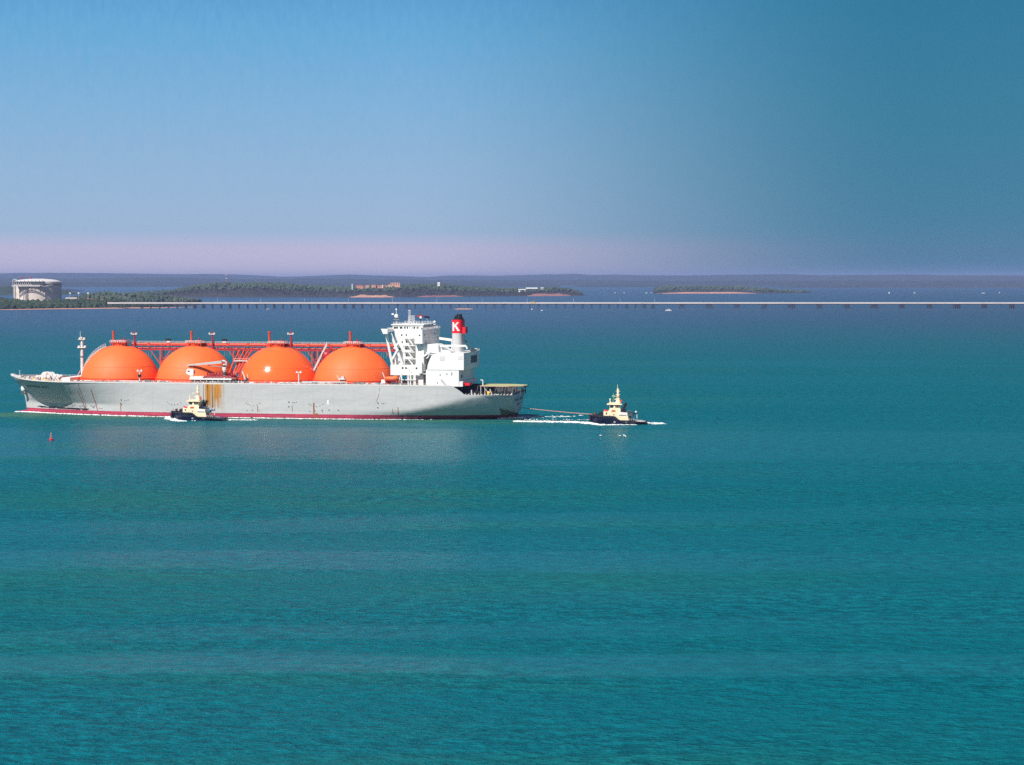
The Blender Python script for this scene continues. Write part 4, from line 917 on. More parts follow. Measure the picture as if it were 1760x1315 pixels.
for pts in ([(0, 0), (0.25, 0), (0.25, 1), (0, 1)], [(0.25, 0.40), (0.40, 0.53), (0.95, 1.0), (0.66, 1.0), (0.25, 0.64)], [(0.36, 0.52), (0.72, 0.0), (1.04, 0.0), (0.54, 0.66)]):
    q = kq(pts); n = len(q)
    kt.add([(a, fun_y(a) + 0.05 + d, b) for d in (0, 0.12) for a, b in q], [tuple(range(n)), tuple(range(2 * n - 1, n - 1, -1))] + [(i, (i + 1) % n, n + (i + 1) % n, n + i) for i in range(n)])
kt.build('funnel_letter', M['white'], funnel)
hp = MB().path([(fu_c - frx - 0.3, fv_c - 1, zr0 - 4), (fu_c - frx - 2.2, fv_c - 1, zr0 - 6), (fu_c - frx - 3.6, fv_c - 1, zr0 - 8.5), (fu_c - frx - 3.8, fv_c - 1, zf0)], 0.35)
hp.build('funnel_pipe', M['darkgrey'], funnel)
# white service booms
sb1 = MB(); p0_, p1_ = bpt(757, 594.3, 19), bpt(801, 594.5, 19); sb1.beam(p0_, p1_, 1.0, 1.05); sb1.beam(p1_, (p1_[0] - 0.7, 19, p1_[2] - 1.6), 0.8); sb1.tube((p0_[0] + 1.5, 19, zc1), (p0_[0] + 1.5, 19, p0_[2] + 0.4), 0.9, n=10)
sb1.build('stores_crane', M['white'], ship)
sb2 = MB(); p0_, p1_ = bpt(755, 581.5, -8), bpt(777, 584.5, -8); sb2.beam(p0_, p1_, 1.0, 1.3); sb2.tube((p1_[0] - 0.5, -8, zc1), (p1_[0] - 0.5, -8, p1_[2] + 0.6), 0.9, n=10); sb2.build('stores_crane', M['white'], ship)

# helicopter deck over the mooring deck
hz = U(860, 661, 0)[1] - 0.15
hk = [(21, -8), (21, 8), (15, 10), (4, 10), (-3.5, 5), (-5.0, 0), (-3.5, -5), (4, -10), (15, -10)]
heli = MB().prism(hk, hz - 0.22, hz, 'z').build('helideck', M['deckgreen'], ship)
he = MB()
for p, q in zip(hk, hk[1:] + hk[:1]): he.beam((p[0], p[1], hz - 0.33), (q[0], q[1], hz - 0.33), 0.4, 0.2)
he.build('helideck_edge', M['pink'], heli)
hs = MB()
for x_ in (-2.5, 2.5, 8, 14, 19):
    for y_ in (-9, 0, 9): hs.tube((x_, y_ * (0.85 if x_ < 0 else 1), 12.9), (x_, y_ * (0.85 if x_ < 0 else 1), hz - 0.4), 0.28, n=6)
for y_ in (-17.5, 17.5):
    for x_ in (0.6, 5, 10, 15, 20): hs.beam((x_, y_, 13.0), (x_, y_ * 0.6, hz - 0.5), 0.3)
for x_ in (-4, 3, 10, 17): hs.beam((x_, -9, hz - 0.75), (x_, 9, hz - 0.75), 0.4, 0.6)
hs.build('helideck_support', M['darkgrey'], heli)
MB().box(23, 26.5, 12, 19, 18.35, 19.6).build('fire_station', M['funnel_red'], ship)
dv = MB().path([(ub(830, 8), 8, hz), (ub(830, 8), 8, hz + 2.6), (ub(829, 8) + 0.3, 8, hz + 3.0), (ub(829, 8) + 0.9, 8, hz + 2.8)], 0.28); dv.build('swan_neck_vent', M['white'], ship)
wm = MB(); ws_ = MB()
for k, px in enumerate((811, 818, 825, 834, 848, 862, 872)):
    uu = ub(px, 16, 672); wm.tube((uu, 12, 14.4), (uu, 16.5, 14.4), 0.9, n=10) if k % 2 else wm.box(uu - 1.2, uu + 1.2, 13, 16, 12.9, 15.2)
build_parts(wm, 'mooring_winch', M['black'], ship)
for px, h in ((810.5, 2.8), (816, 1.2), (826.5, 4.6), (833.5, 3.6), (853, 0.9), (880, 1.4)): uu = ub(px, 18.4, 674); ws_.tube((uu, 18.4, 12.9), (uu, 18.4, 13.2 + h), 0.35 if h < 3 else 0.16, n=8)
uu = ub(836, 18.4, 674); ws_.beam((uu - 1.3, 18.4, 14.2), (uu + 1.2, 18.4, 17.5), 0.2); ws_.beam((ub(846, 18.5), 18.5, 13.6), (ub(842, 18.5), 18.5, 16.6), 0.35); build_parts(ws_, 'mooring_roller', M['offwhite'], ship)
uu = ub(840, 18.2, 672); MB().lathe([(0.9, 0), (1.1, 0.8), (0.8, 1.8)], (uu, 17.8, 13.6), 10).build('rope_bin', M['yellow'], ship)
uu = ub(857, 18.4, 675); MB().lathe([(0.7, 0), (0.5, 0.8)], (uu, 18.4, 13.4), 8).build('rope_coil', M['green'], ship)
ar = MB()
for uu in np.arange(0.4, 25, 1.7):
    b = hull_b(uu, 13.6) - 0.25; ar.tube((uu, b, 13.4), (uu, b, 14.5), 0.09, n=4); ar.box(uu, uu + 0.8, b - 0.2, b + 0.1, 13.5, 13.9)
ar.build('stern_railing', M['offwhite'], ship)
tg = MB().box(-0.5, 0.0, -19.8, 19.8, 13.6, 14.6); tg.build('taffrail', M['darkgrey'], ship)

# davits for the lifeboat
dvt = MB()
for px in (662, 687):
    uu = ub(px, 22, 650); dvt.beam((uu, 21.0, 18.0), (uu, 22.6, 21.6), 0.45); dvt.beam((uu, 22.6, 21.6), (uu + (1.2 if px < 670 else -1.4), 23.0, 25.2), 0.38); dvt.box(uu - 0.5, uu + 0.5, 20.2, 21.6, 18, 19.4)
dvt.box(ub(662, 21), ub(656, 21), 20.4, 22.2, 18.0, 21.2); dvt.box(ub(683, 20.6), ub(672, 20.6), 19.2, 20.6, 18.0, 19.8); build_parts(dvt, 'boat_davit', M['white'], ship)
MB().box(ub(670.5, 22, 659), ub(666.5, 22, 659), 21.2, 22.2, 18.6, 20.6).build('liferaft_case', M['funnel_red'], ship)
MB().lathe([(0.8, 0), (0.9, 0.6), (0.8, 1.2)], (ub(651, 22.2, 661), 22.2, 18.3), 10).build('blue_drum', M['blue'], ship)

def ship_world(u, v, z): return SHIP_O + SH * u + SP * v + Vector((0, 0, z))
lb_u, lb_z = U(673, 651.5, 23.0)
lb = empty('lifeboat', ship_world(lb_u, 23.0, lb_z - 1.0), math.pi - SA, 'orange enclosed lifeboat hanging in its davits beside the white stern house', 'lifeboat')
hb_ = MB(); rows = []
for k in range(13):
    t = -1 + 2 * k / 12; wv = (1 - abs(t) ** 2.6) ; x_ = t * 3.9
    rows.append([(x_, s * 1.45 * wv ** 0.7 * c + 0.0, zz + 0.35 * t * t) for s, c, zz in ((1, 1, 1.15), (1, 0.92, 0.5), (1, 0.55, 0.05), (1, 0.0, -0.1), (-1, 0.55, 0.05), (-1, 0.92, 0.5), (-1, 1, 1.15))])
hb_.grid(rows).build('hull', M['orange'], lb, smooth=50)
rows = []
for k in range(13):
    t = -1 + 2 * k / 12; wv = max(1 - abs(t) ** 2.4, 0.02); x_ = t * 3.8; rise = 1.25 + (0.55 if -0.95 < t < -0.35 else 0)
    rows.append([(x_, s * 1.4 * wv ** 0.7, 1.16 + 0.35 * t * t + h_ * rise * wv ** 0.5) for s, h_ in ((1, 0), (0.85, 0.6), (0.4, 1.0), (-0.4, 1.0), (-0.85, 0.6), (-1, 0))])
MB().grid(rows).build('canopy', M['orange'], lb, smooth=50)
MB().box(-3.3, 3.3, 1.36, 1.55, 0.15, 0.55).build('rubbing_strake', M['deepred'], lb)

# ------------------------------------------------------------------ tugs
def tug_b(x, z, L=29.5, B=5.4):          # x: 0 stern .. L bow
    t = x / L; dk = B * (1 - max((t - 0.55) / 0.45, 0) ** 2.6) * (0.86 + 0.14 * smooth01(t / 0.2)); wl = B * 0.86 * (1 - max((t - 0.4) / 0.56, 0) ** 1.8) * (0.55 + 0.45 * smooth01(t / 0.25)) if t < 0.96 else 0.02
    return max(wl + (dk - wl) * min(max(z / 3.0, 0), 1), 0.02)
def make_tug(loc, heading, label, first):
    root = empty('tugboat', loc, heading, label, 'tugboat', 'tugs escorting the gas carrier'); L = 29.5
    T = Matrix.Translation((-L / 2, 0, 0))
    def S(x): return 1.5 + 0.7 * smooth01((x - 2) / 8) + 2.1 * smooth01((x - 13.0) / 3.5) + 0.6 * ((x / L) ** 3)
    def part(mb, name, mat, par=root, **k):
        o = mb.build(name, mat, par, **k)
        if par is root: o.location = (-L / 2, 0, 0)
        return o
    h = MB(); xs = [0, 0.4, 1, 2, 4, 6, 8, 10, 12, 13, 14, 15, 16, 17, 19, 21, 23, 25, 26, 27, 28, 28.6, 29.1, 29.5]
    for sg in (1, -1):
        h.grid([[(x + (0.9 * (1 - f) * -1 * smooth01((x - 22) / 7)) * 1.6, sg * tug_b(x, -0.8 + (S(x) + 0.8) * f), -0.8 + (S(x) + 0.8) * f) for f in (0, 0.15, 0.3, 0.45, 0.6, 0.75, 0.9, 1.0)] for x in xs])
    h.grid([[(x, sg * tug_b(x, S(x)), S(x) - 0.75) for sg in (1, 0, -1)] for x in xs])
    h.grid([[(0, sg * tug_b(0, z), z) for sg in (1, 0, -1)] for z in (-0.8, 0, 0.8, S(0))])
    hl = part(h, 'hull', M['navy'], smooth=40)
    f = MB()
    for sg in (1, -1):
        pts = [(x + 0.0, sg * (tug_b(x, S(x)) + 0.16), S(x) - 0.35) for x in xs]
        for p, q in zip(pts[:-1], pts[1:]): f.beam(p, q, 0.5, 0.55)
        for x in np.arange(18, 27.5, 1.15): f.lathe([(0.34, -0.3), (0.44, 0), (0.34, 0.3)], (x, sg * (tug_b(x, S(x)) + 0.32), S(x) - 0.75), 8)
    for zz in (1.2, 2.2, 3.2): f.beam((L - 0.5, -1.6, zz + 0.4), (L - 0.5, 1.6, zz + 0.4), 0.9, 0.8)
    f.beam((-0.1, -4.2, 1.1), (-0.1, 4.2, 1.1), 0.6, 0.7); part(f, 'rubber_fender', M['rubber'])
    wl = MB()
    for x in (9.5, 15.5): wl.add([(x, tug_b(x, 1.2) + 0.08, 1.0), (x + 1.3, tug_b(x + 1.3, 1.2) + 0.08, 1.0), (x + 1.0, tug_b(x + 1, 1.8) + 0.08, 1.7), (x + 0.3, tug_b(x + .3, 1.8) + 0.08, 1.7)], [(0, 1, 2, 3)])
    part(wl, 'hull_marking', M['offwhite'])
    d = MB().prism([(9.2, 1.6), (15.4, 1.8), (16.0, 2.8), (21.9, 3.4), (21.9, 6.5), (17, 6.6), (9.6, 6.0), (9.2, 3.5)], -3.6, 3.6)
    dh = part(d, 'deckhouse', M['cream'])
    for x, z in ((20.4, 5.4), (16.6, 5.0), (18.6, 4.3)): MB().lathe([(0.28, 0), (0.28, 0.1)], (0, 0, 0), 10).build('porthole', M['glass'], dh).matrix_local = Matrix.Translation((x, 3.62, z)) @ Matrix.Rotation(-math.pi / 2, 4, 'X')
    MB().box(20.0, 20.8, 3.6, 3.68, 5.7, 6.05).build('side_light', M['darkgrey'], dh)
    MB().box(9.7, 14.0, 3.6, 3.7, 4.5, 5.9).build('name_panel', M['white'], dh)
    MB().box(10.2, 13.8, 3.7, 3.74, 4.62, 4.9).build('name_lettering', M['darkgrey'], dh)
    MB().box(18.9, 19.3, 3.6, 3.66, 3.9, 4.3).build('lifering', M['funnel_red'], dh)
    MB().prism([(15.6, 6.55), (18.0, 6.55), (17.6, 7.3), (16.0, 7.3)], 3.4, 3.7).build('arch_window', M['redpipe'], dh)
    MB().beam((19.8, 2.4, 6.7), (21.7, 2.4, 7.3), 0.9, 0.6).build('fire_pump', M['funnel_red'], dh)
    lw = MB().prism([(12.7, 6.3), (19.4, 6.55), (18.9, 8.0), (13.2, 8.0)], -3.0, 3.0); lw.build('upper_deckhouse', M['cream'], dh)
    w_ = MB().prism([(13.6, 7.9), (18.6, 7.9), (19.1, 10.0), (13.2, 10.0)], -2.9, 2.9); wh = part(w_, 'wheelhouse', M['cream'])
    MB().box(12.4, 20.2, -3.5, 3.5, 10.02, 10.4).box(13.4, 18.3, -2.6, 2.6, 10.4, 11.0).build('roof', M['cream'], wh)
    for x0, x1 in ((16.9, 18.55), (15.2, 15.8), (14.4, 15.0), (13.6, 14.2)):
        MB().prism([(x0, 8.5), (x1, 8.5), (x1 + 0.1, 9.75), (x0, 9.75)], 2.85, 2.98).build('window', M['glass'], wh)
    MB().box(18.5, 19.1, -2.4, 2.4, 8.6, 9.8).build('front_window', M['glass'], wh)
    m_ = MB().tube((14.6, 0, 10.9), (14.6, 0, 18.2), 0.85, 0.55, n=10).tube((14.9, 0, 18), (14.9, 0, 20.3), 0.12, n=5).lathe([(1.5, 0), (1.2, 0.9), (0.9, 1.8)], (14.6, 0, 10.9), 10)
    for zz in (13.0, 15.0, 16.8): m_.box(13.6, 15.8, -0.5, 0.5, zz, zz + 0.2)
    m_.box(15.0, 17.0, -0.2, 0.2, 14.0, 14.2).box(16.2, 17.6, -0.9, 0.9, 14.2, 14.5).box(15.0, 16.4, -0.9, 0.9, 12.4, 12.7); ma = part(m_, 'mast', M['cream'], smooth=40)
    MB().box(13.4, 13.9, -0.3, 0.5, 12.0, 12.6).box(14.4, 15.3, 0.5, 0.9, 13.8, 14.2).box(12.6, 13.6, 0.4, 0.9, 11.4, 12.4).build('signal_lamp', M['redpipe'], ma)
    MB().tube((18.6, 1.5, 10.4), (18.6, 1.5, 12.6), 0.28).ball((18.6, 1.5, 12.7), 0.45, 8, 6).build('searchlight', M['cream'], wh)
    if not first:
        MB().tube((17.2, 0.6, 10.8), (17.0, 0.6, 16.0), 0.06, n=4).build('flagstaff', M['offwhite'], ma)
        MB().grid([[(17.1 + 0.15 * math.sin(k), 0.6 + 0.2 * k, 15.0 - 0.1 * k - j * 1.5) if False else (17.3 - 0.45 * k, 0.6 + 0.15 * math.sin(k * 2), 14.9 - j * 1.6 - 0.25 * k) for j in (0, 1)] for k in range(4)]).build('flag', M['green'], ma)
    for sg in (1, -1):
        fu = MB().tube((12.6, sg * 2.2, 6.2), (10.6, sg * 2.2, 10.8 + 0.3 * sg), 0.62, 0.48, n=10).tube((12.0, sg * 2.9, 6.3), (10.0, sg * 2.9, 10.2), 0.2, n=6)
        part(fu, 'funnel', M['black'])
    part(MB().box(10.4, 13.2, -3.2, 3.2, 6.1, 7.4), 'funnel_base', M['navy'])
    c = MB().path([(10.0, 2.8, 6.2), (9.0, 2.8, 7.0), (7.6, 2.8, 6.6)], 0.4, 8).box(7.0, 9.6, 1.4, 3.6, 4.3, 5.6).tube((8.3, 2.6, 2.0), (8.3, 2.6, 5.0), 0.5)
    part(c, 'deck_crane', M['darkgrey'])
    lr = MB()
    rows = [[(4.6 + 4.2 * k / 6, 2.6 + 0.8 * math.cos(a) * math.sin(math.pi * (k + 0.4) / 6.8), 5.6 + 0.45 * math.sin(a) * math.sin(math.pi * (k + 0.4) / 6.8)) for a in np.linspace(0, 2 * math.pi, 9)] for k in range(7)]
    part(lr.grid(rows), 'rescue_boat', M['blue' if first else 'black'], smooth=60)
    part(MB().beam((6.2, 2.4, 2.0), (6.8, 2.4, 5.2), 0.3).beam((9.2, 2.4, 2.0), (8.6, 2.4, 5.0), 0.3).beam((8.8, 3.3, 2.2), (10.0, 3.3, 4.4), 0.5), 'boat_cradle', M['pink'])
    part(MB().lathe([(0.45, 0), (0.55, 0.6), (0.3, 0.9)], (5.2, 2.9, 6.0), 8).box(4.6, 4.9, 2.4, 2.7, 3, 6), 'life_ring_post', M['offwhite'])
    wn = MB()
    for sg in (1, -1): wn.add(*(lambda n: ([(23.6 + 1.05 * math.cos(2 * math.pi * i / n), sg * 1.2 + d, 5.1 + 1.05 * math.sin(2 * math.pi * i / n)) for d in (-0.15, 0.15) for i in range(n)], [tuple(range(n - 1, -1, -1)), tuple(range(n, 2 * n))] + [(i, (i + 1) % n, n + (i + 1) % n, n + i) for i in range(n)]))(14))
    wn.tube((23.6, -1.4, 5.1), (23.6, 1.4, 5.1), 0.6, n=10).box(22.3, 24.4, -1.8, 1.8, 3.9, 4.6).box(22.2, 22.9, -2.0, 2.0, 4.6, 6.0); part(wn, 'towing_winch', M['black'])
    bt = MB().tube((26.6, 0.8, 4.2), (26.6, 0.8, 6.0), 0.35).tube((26.6, -0.8, 4.2), (26.6, -0.8, 6.0), 0.35).box(26.2, 27.0, -1.2, 1.2, 5.2, 5.6); part(bt, 'towing_bitt', M['deckred'])
    rr = MB()
    for x in np.arange(1.5, 9, 1.2): rr.tube((x, tug_b(x, 2) - 0.4, S(x) - 0.3), (x, tug_b(x, 2) - 0.4, S(x) + 0.7), 0.06, n=4)
    rr.tube((1.5, tug_b(1.5, 2) - 0.4, S(1.5) + 0.7), (8.8, tug_b(8.8, 2) - 0.4, S(8.8) + 0.7), 0.06, n=4)
    for x in np.arange(13, 19.5, 1.0): rr.tube((x, 2.9, 10.4), (x, 2.9, 11.2), 0.05, n=4)
    rr.tube((13, 2.9, 11.2), (19.4, 2.9, 11.2), 0.05, n=4); part(rr, 'railing', M['offwhite'])
    return root
t1c = (on_water(294.5, 722.5) + on_water(386, 722)) / 2; t1c.z = 0
t2c = (on_water(1012, 729.5) + on_water(1111, 727.5)) / 2; t2c.z = 0
make_tug(t1c, math.pi - R(9), 'blue hulled cream tug running close against the carrier side with blue rescue boat', True)
make_tug(t2c, math.pi - R(6), 'blue hulled cream tug flying a green flag astern of the carrier on a tow line', False)

tow = MB(); ta = ship_world(-0.3, -8, 5.2); tb = t2c + Vector((-13.0, 0.5, 4.9))
tow.path([ta.lerp(tb, k / 14) - Vector((0, 0, 0.3 * math.sin(math.pi * k / 14))) for k in range(15)], 0.17, 6)
tag(tow.build('tow_rope', M['rope']), 'pale tow rope stretched from the carrier stern to the following tug', 'rope')

# channel buoy
bc_ = on_water(88, 757); bu = empty('channel_buoy', (bc_.x, bc_.y, 0), R(20), 'small red channel buoy with lattice tower floating alone left of the ship bow', 'buoy')
MB().lathe([(0.7, -0.6), (0.95, 0.0), (0.95, 0.7), (0.55, 1.1)], (0, 0, 0), 16).build('float', M['buoyred'], bu, smooth=40)
bt_ = MB()
for k in range(4):
    a = k * math.pi / 2; bt_.tube((0.5 * math.cos(a), 0.5 * math.sin(a), 1.0), (0.17 * math.cos(a), 0.17 * math.sin(a), 3.1), 0.07, n=5)
for zz, r in ((1.7, 0.4), (2.4, 0.3)): bt_.lathe([(r, 0), (r, 0.12)], (0, 0, zz), 10)
bt_.build('tower', M['pink'], bu)
MB().lathe([(0.22, 0), (0.25, 0.35), (0.05, 0.5)], (0, 0, 3.1), 10).build('lantern', M['pink'], bu)

# seabirds over the water below the second tug
def bird():
    b = MB(); b.ball((0, 0, 0), (0.42, 0.16, 0.15), 10, 6); b.ball((0.42, 0, 0.08), 0.12, 8, 6)
    for sg in (1, -1): b.add([(0.2, 0, 0.06), (-0.15, 0, 0.06), (-0.05, sg * 0.55, 0.32), (0.22, sg * 0.5, 0.34), (-0.3, sg * 1.15, 0.12), (-0.12, sg * 1.1, 0.15)], [(0, 1, 2, 3), (3, 2, 4, 5)])
    return b.build('seabird', M['white'], smooth=40)
b0 = bird()
for i, (px, py, rz, lb_) in enumerate(((1033, 748.5, 2.9, 'white seabird skimming the water, the one farthest left below the tug'), (1065, 749, 2.2, 'white seabird skimming the water, the middle one below the tug'), (1073, 749.5, 0.6, 'white seabird skimming the water, the one farthest right below the tug'))):
    o = b0 if i == 0 else copy_tree(b0); p = on_water(px, py, 0.7); o.location = p; o.rotation_euler = (0.35, 0, rz); o.scale = (1.5,) * 3
    tag(o, lb_, 'bird', 'seabirds below the tug')

# foam: clumps of broken white water
def foam(name, line, n, width, size, height, bias=0.0):
    sp = []
    for _ in range(n):
        f = rng.rand(); L = len(line) - 1; i = min(int(f * L), L - 1); p = Vector(line[i]).lerp(Vector(line[i + 1]), f * L - i)
        wd = width(f) if callable(width) else width; dx_, dy_ = (rng.randn() * 0.4) * wd, (rng.randn() * 0.4 + bias) * wd
        s = rng.uniform(*size) * (1.0 if not callable(height) else 1.0); hh = (height(f) if callable(height) else height) * rng.uniform(0.4, 1.0)
        sp.append(((p.x + dx_ * 0.6, p.y + dy_, 0.02), (s * rng.uniform(1.0, 2.4), s * rng.uniform(0.7, 1.4), hh)))
    return tag(blobs(name, sp, M['foam'], jag=0.3), kind='stuff')
side = [ship_world(u, max(hull_b(u, 0.1), 1.0) + 0.6, 0) for u in np.linspace(281, 20, 40)]
foam('hull_foam', side, 1100, 1.4, (0.2, 0.55), lambda f: 0.5 if f < 0.3 else (0.34 if f < 0.75 else 0.2))
foam('bow_wave', [ship_world(u, max(hull_b(u, 0.2), 0.6) + 0.9, 0) for u in (287, 283, 279, 270, 258, 240)], 170, 1.2, (0.3, 0.7), lambda f: 0.55 - 0.25 * f)
foam('stern_wash', [ship_world(10, 6, 0), ship_world(6, 3.2, 0), ship_world(1, 1.8, 0), ship_world(-3, 1, 0)], 240, 1.6, (0.4, 1.0), lambda f: 1.9 - 2.2 * abs(f - 0.15) if f < 0.5 else 0.8)
wk = [on_water(886, 724.5), on_water(940, 725.2), on_water(985, 725.8), on_water(1016, 728)]
foam('wake_foam', wk, 900, lambda f: 3.4 + 1.2 * f, (0.2, 0.6), 0.5)
foam('wake_streak', [on_water(892, 721), on_water(950, 720.8), on_water(1010, 721.5)], 30, 2.5, (0.2, 0.5), 0.15)
foam('tug_foam', [on_water(1008, 727), on_water(1020, 729.5), on_water(1035, 731), on_water(1060, 730.5), on_water(1090, 730)], 120, 1.6, (0.3, 0.8), lambda f: 0.9 * (1 - f) + 0.2)
foam('tug_wake', [on_water(1104, 727.5), on_water(1120, 727.5), on_water(1138, 728)], 130, lambda f: 4 + 3 * f, (0.25, 0.7), lambda f: 0.45 - 0.3 * f)
foam('tug_foam', [on_water(288, 720), on_water(294, 721), on_water(303, 723.5), on_water(315, 724)], 260, 2.0, (0.35, 0.9), lambda f: 1.6 - 1.2 * f)
foam('tug_wake', [on_water(330, 723), on_water(352, 722.4), on_water(372, 722), on_water(392, 721.8), on_water(440, 722)], 300, 1.8, (0.25, 0.6), lambda f: 0.5 - 0.2 * f)
foam('foam_fleck', [on_water(892, 717), on_water(1000, 716)], 40, 10, (0.4, 1.0), 0.25)

# ------------------------------------------------------------------ storage tank on the headland
TY = 5300.0; tc = at(64.5, 517.5, TY); tr0 = (at(105, 517, TY).x - at(24, 517, TY).x) / 2
tz0 = tc.z - 1.0; tz1 = at(64, 485.0, TY - tr0 * 0.2).z; tz2 = at(64, 479.0, TY).z
tank = empty('storage_tank', (tc.x, TY, tz0), 0, 'huge pale concrete storage tank with piped roof deck standing on the wooded headland', 'tank')
hgt, dom = tz1 - tz0, tz2 - tz0
MB().lathe([(tr0, -3), (tr0, hgt - 5), (tr0 + 0.8, hgt - 4.8), (tr0 + 0.8, hgt), (tr0 - 1, hgt)], (0, 0, 0), 72).build('shell', M['concrete'], tank, smooth=30)
MB().lathe([(tr0 - 1.0, hgt - 0.5)] + [((tr0 - 1) * math.cos(a), hgt + (dom - hgt) * math.sin(a)) for a in np.linspace(0.05, 1.54, 12)], (0, 0, 0), 72).build('roof', M['offwhite'], tank, smooth=40)
rb = MB()
for a in (-1.02, -2.15): rb.box((tr0) * math.cos(a) - 0.9, tr0 * math.cos(a) + 0.9, tr0 * math.sin(a) - 1.4, tr0 * math.sin(a) + 1, -2, hgt - 5)
build_parts(rb, 'buttress', M['concrete2'], tank)
ringd = MB()
for k in range(72):
    a0, a1 = 2 * math.pi * k / 72, 2 * math.pi * (k + 1) / 72
    for zz in (hgt + 1.2, hgt + 2.2): ringd.tube((tr0 * math.cos(a0), tr0 * math.sin(a0), zz), (tr0 * math.cos(a1), tr0 * math.sin(a1), zz), 0.25, n=4)
    ringd.tube((tr0 * math.cos(a0), tr0 * math.sin(a0), hgt), (tr0 * math.cos(a0), tr0 * math.sin(a0), hgt + 2.2), 0.2, n=4)
build_parts(ringd, 'roof_railing', M['offwhite'], tank)
MB().lathe([(tr0 + 0.81, hgt - 7.2), (tr0 + 1.6, hgt - 7.0), (tr0 + 1.6, hgt - 5.9), (tr0 + 0.5, hgt - 5.8)], (0, 0, 0), 72).build('ring_beam', M['darkgrey'], tank, smooth=30)
pd_ = MB().box(-48, 34, -tr0 - 9, -tr0 + 22, hgt + 0.6, hgt + 2.0).box(-48, 34, -tr0 - 8, -tr0 - 7, hgt - 6, hgt + 0.6)  # dark front sheet stands for the shade below the deck
for k in range(9): pd_.box(-47 + k * 10, -46 + k * 10, -tr0 - 9, -tr0 - 8, hgt - 9, hgt + 5)
pd_.build('pipe_deck_and_shade', M['darkgrey'], tank)
pt = MB()
for k in range(9): x_ = -44 + k * 5.5; pt.tube((x_, -tr0 - 9.3, hgt - 5), (x_, -tr0 - 9.3, hgt - 0.5), 0.7, n=6); pt.tube((x_, -tr0 - 9.3, hgt - 5), (x_ + 4, -tr0 - 10, hgt - 8.5), 0.6, n=6)
for yy, zz in ((-11, -8.5), (-12, -11)): pt.tube((-50, -tr0 + yy, hgt + zz), (26, -tr0 + yy, hgt + zz), 0.9, n=8)
pt.path([(26, -tr0 - 11, hgt - 8.5), (36, -tr0 - 6, hgt - 12), (44, -tr0 + 4, hgt - 10), (52, -tr0 + 24, hgt - 8)], 1.0, 8); pt.build('tank_pipe', M['offwhite'], tank)
tw = MB()
for x_, wd, zt in ((-52, 5, hgt - 2), (-17, 9, hgt - 6)):
    y_ = -tr0 * math.sqrt(max(1 - (x_ / tr0) ** 2, 0)) - 5
    for a in (-wd / 2, wd / 2):
        for b in (-2, 2): tw.beam((x_ + a, y_ + b, -4), (x_ + a, y_ + b, zt), 0.7)
    n = 9
    for k in range(n): z0_, z1_ = zt * k / n, zt * (k + 1) / n; tw.beam((x_ - wd / 2, y_ - 2, z0_), (x_ + wd / 2, y_ - 2, z1_), 0.6); tw.beam((x_ + wd / 2, y_ - 2, z1_), (x_ - wd / 2, y_ - 2, z1_), 0.5)
build_parts(tw, 'stair_tower', M['midgrey'], tank)
tt = MB()
for k in range(16):
    x_, zz = rng.uniform(-36, 8), hgt - rng.uniform(6, 20); y_ = -math.sqrt(tr0 ** 2 - x_ ** 2) - 2.5; x2, z2 = x_ + rng.uniform(-7, 7), zz + rng.uniform(-6, 6); tt.beam((x_, y_, zz), (x2, -math.sqrt(max(tr0 ** 2 - x2 ** 2, 1)) - 2.5, z2), 0.8)
tt.build('pipe_bracket', M['darkgrey'], tank)
for x_ in (-36, -13): MB().ball((x_, -20, hgt + (dom - hgt) * 0.9 + 5), 2.4, 10, 8).tube((x_, -20, hgt + 2), (x_, -20, hgt + (dom - hgt) * 0.9 + 5), 0.8).build('roof_vent', M['deepred'], tank)
vs_ = MB()
for x_, yy in ((2, -tr0 + 14), (-58, -12), (26, -tr0 + 20)):
    for k in range(8): a0, a1 = math.pi * k / 8, math.pi * (k + 1) / 8; vs_.tube((x_ + 7 * math.cos(a0), yy, hgt + 2 + 6 * math.sin(a0)), (x_ + 7 * math.cos(a1), yy, hgt + 2 + 6 * math.sin(a1)), 0.6, n=5)
build_parts(vs_, 'roof_hoop', M['white'], tank)

# sheds beside the tank
def building(name, px0, px1, py0, py1, Y, depth, wallm, roofm, label, cat, group=None, pitched=False, nwin=0, parts=True):
    a, b = at(px0, py1, Y), at(px1, py0, Y); wd, ht = b.x - a.x, b.z - a.z
    root = empty(name, ((a.x + b.x) / 2, Y, a.z), 0, label, cat, group); hw = wd / 2
    wh_ = ht * (0.62 if pitched else 0.86)
    MB().box(-hw, hw, 0, depth, -6, wh_).build('wall', wallm, root)
    if pitched: MB().prism([(-0.06 * depth, wh_ - 0.1), (depth * 0.5, ht), (depth * 1.06, wh_ - 0.1)], -hw - 0.4, hw + 0.4, 'x').build('roof', roofm, root)
    else: MB().box(-hw - 0.8, hw + 0.8, -0.8, depth + 0.8, wh_ + 0.02, ht).build('roof', roofm, root)
    for k in range(nwin):
        cx = -hw + wd * (k + 0.5) / nwin
        for r_ in range(2): MB().box(cx - wd / nwin * 0.22, cx + wd / nwin * 0.22, -0.25, 0.2, wh_ * (0.2 + 0.42 * r_), wh_ * (0.42 + 0.42 * r_)).build('window', M['darkgrey'], root)
    return root
building('shed', 112, 131, 511.5, 516.5, 5180, 25, M['concrete2'], M['concrete2'], 'long white shed just right of the big storage tank', 'shed', pitched=True)
building('shed', 133, 157, 513.4, 518.5, 5160, 22, M['redroof'], M['redroof'], 'long rust red shed between the white shed and the pink shed', 'shed', pitched=True)
building('shed', 158.5, 178, 514.6, 519, 5150, 20, M['terracotta'], M['redroof'], 'pink walled shed at the landward end of the jetty', 'shed', pitched=True)
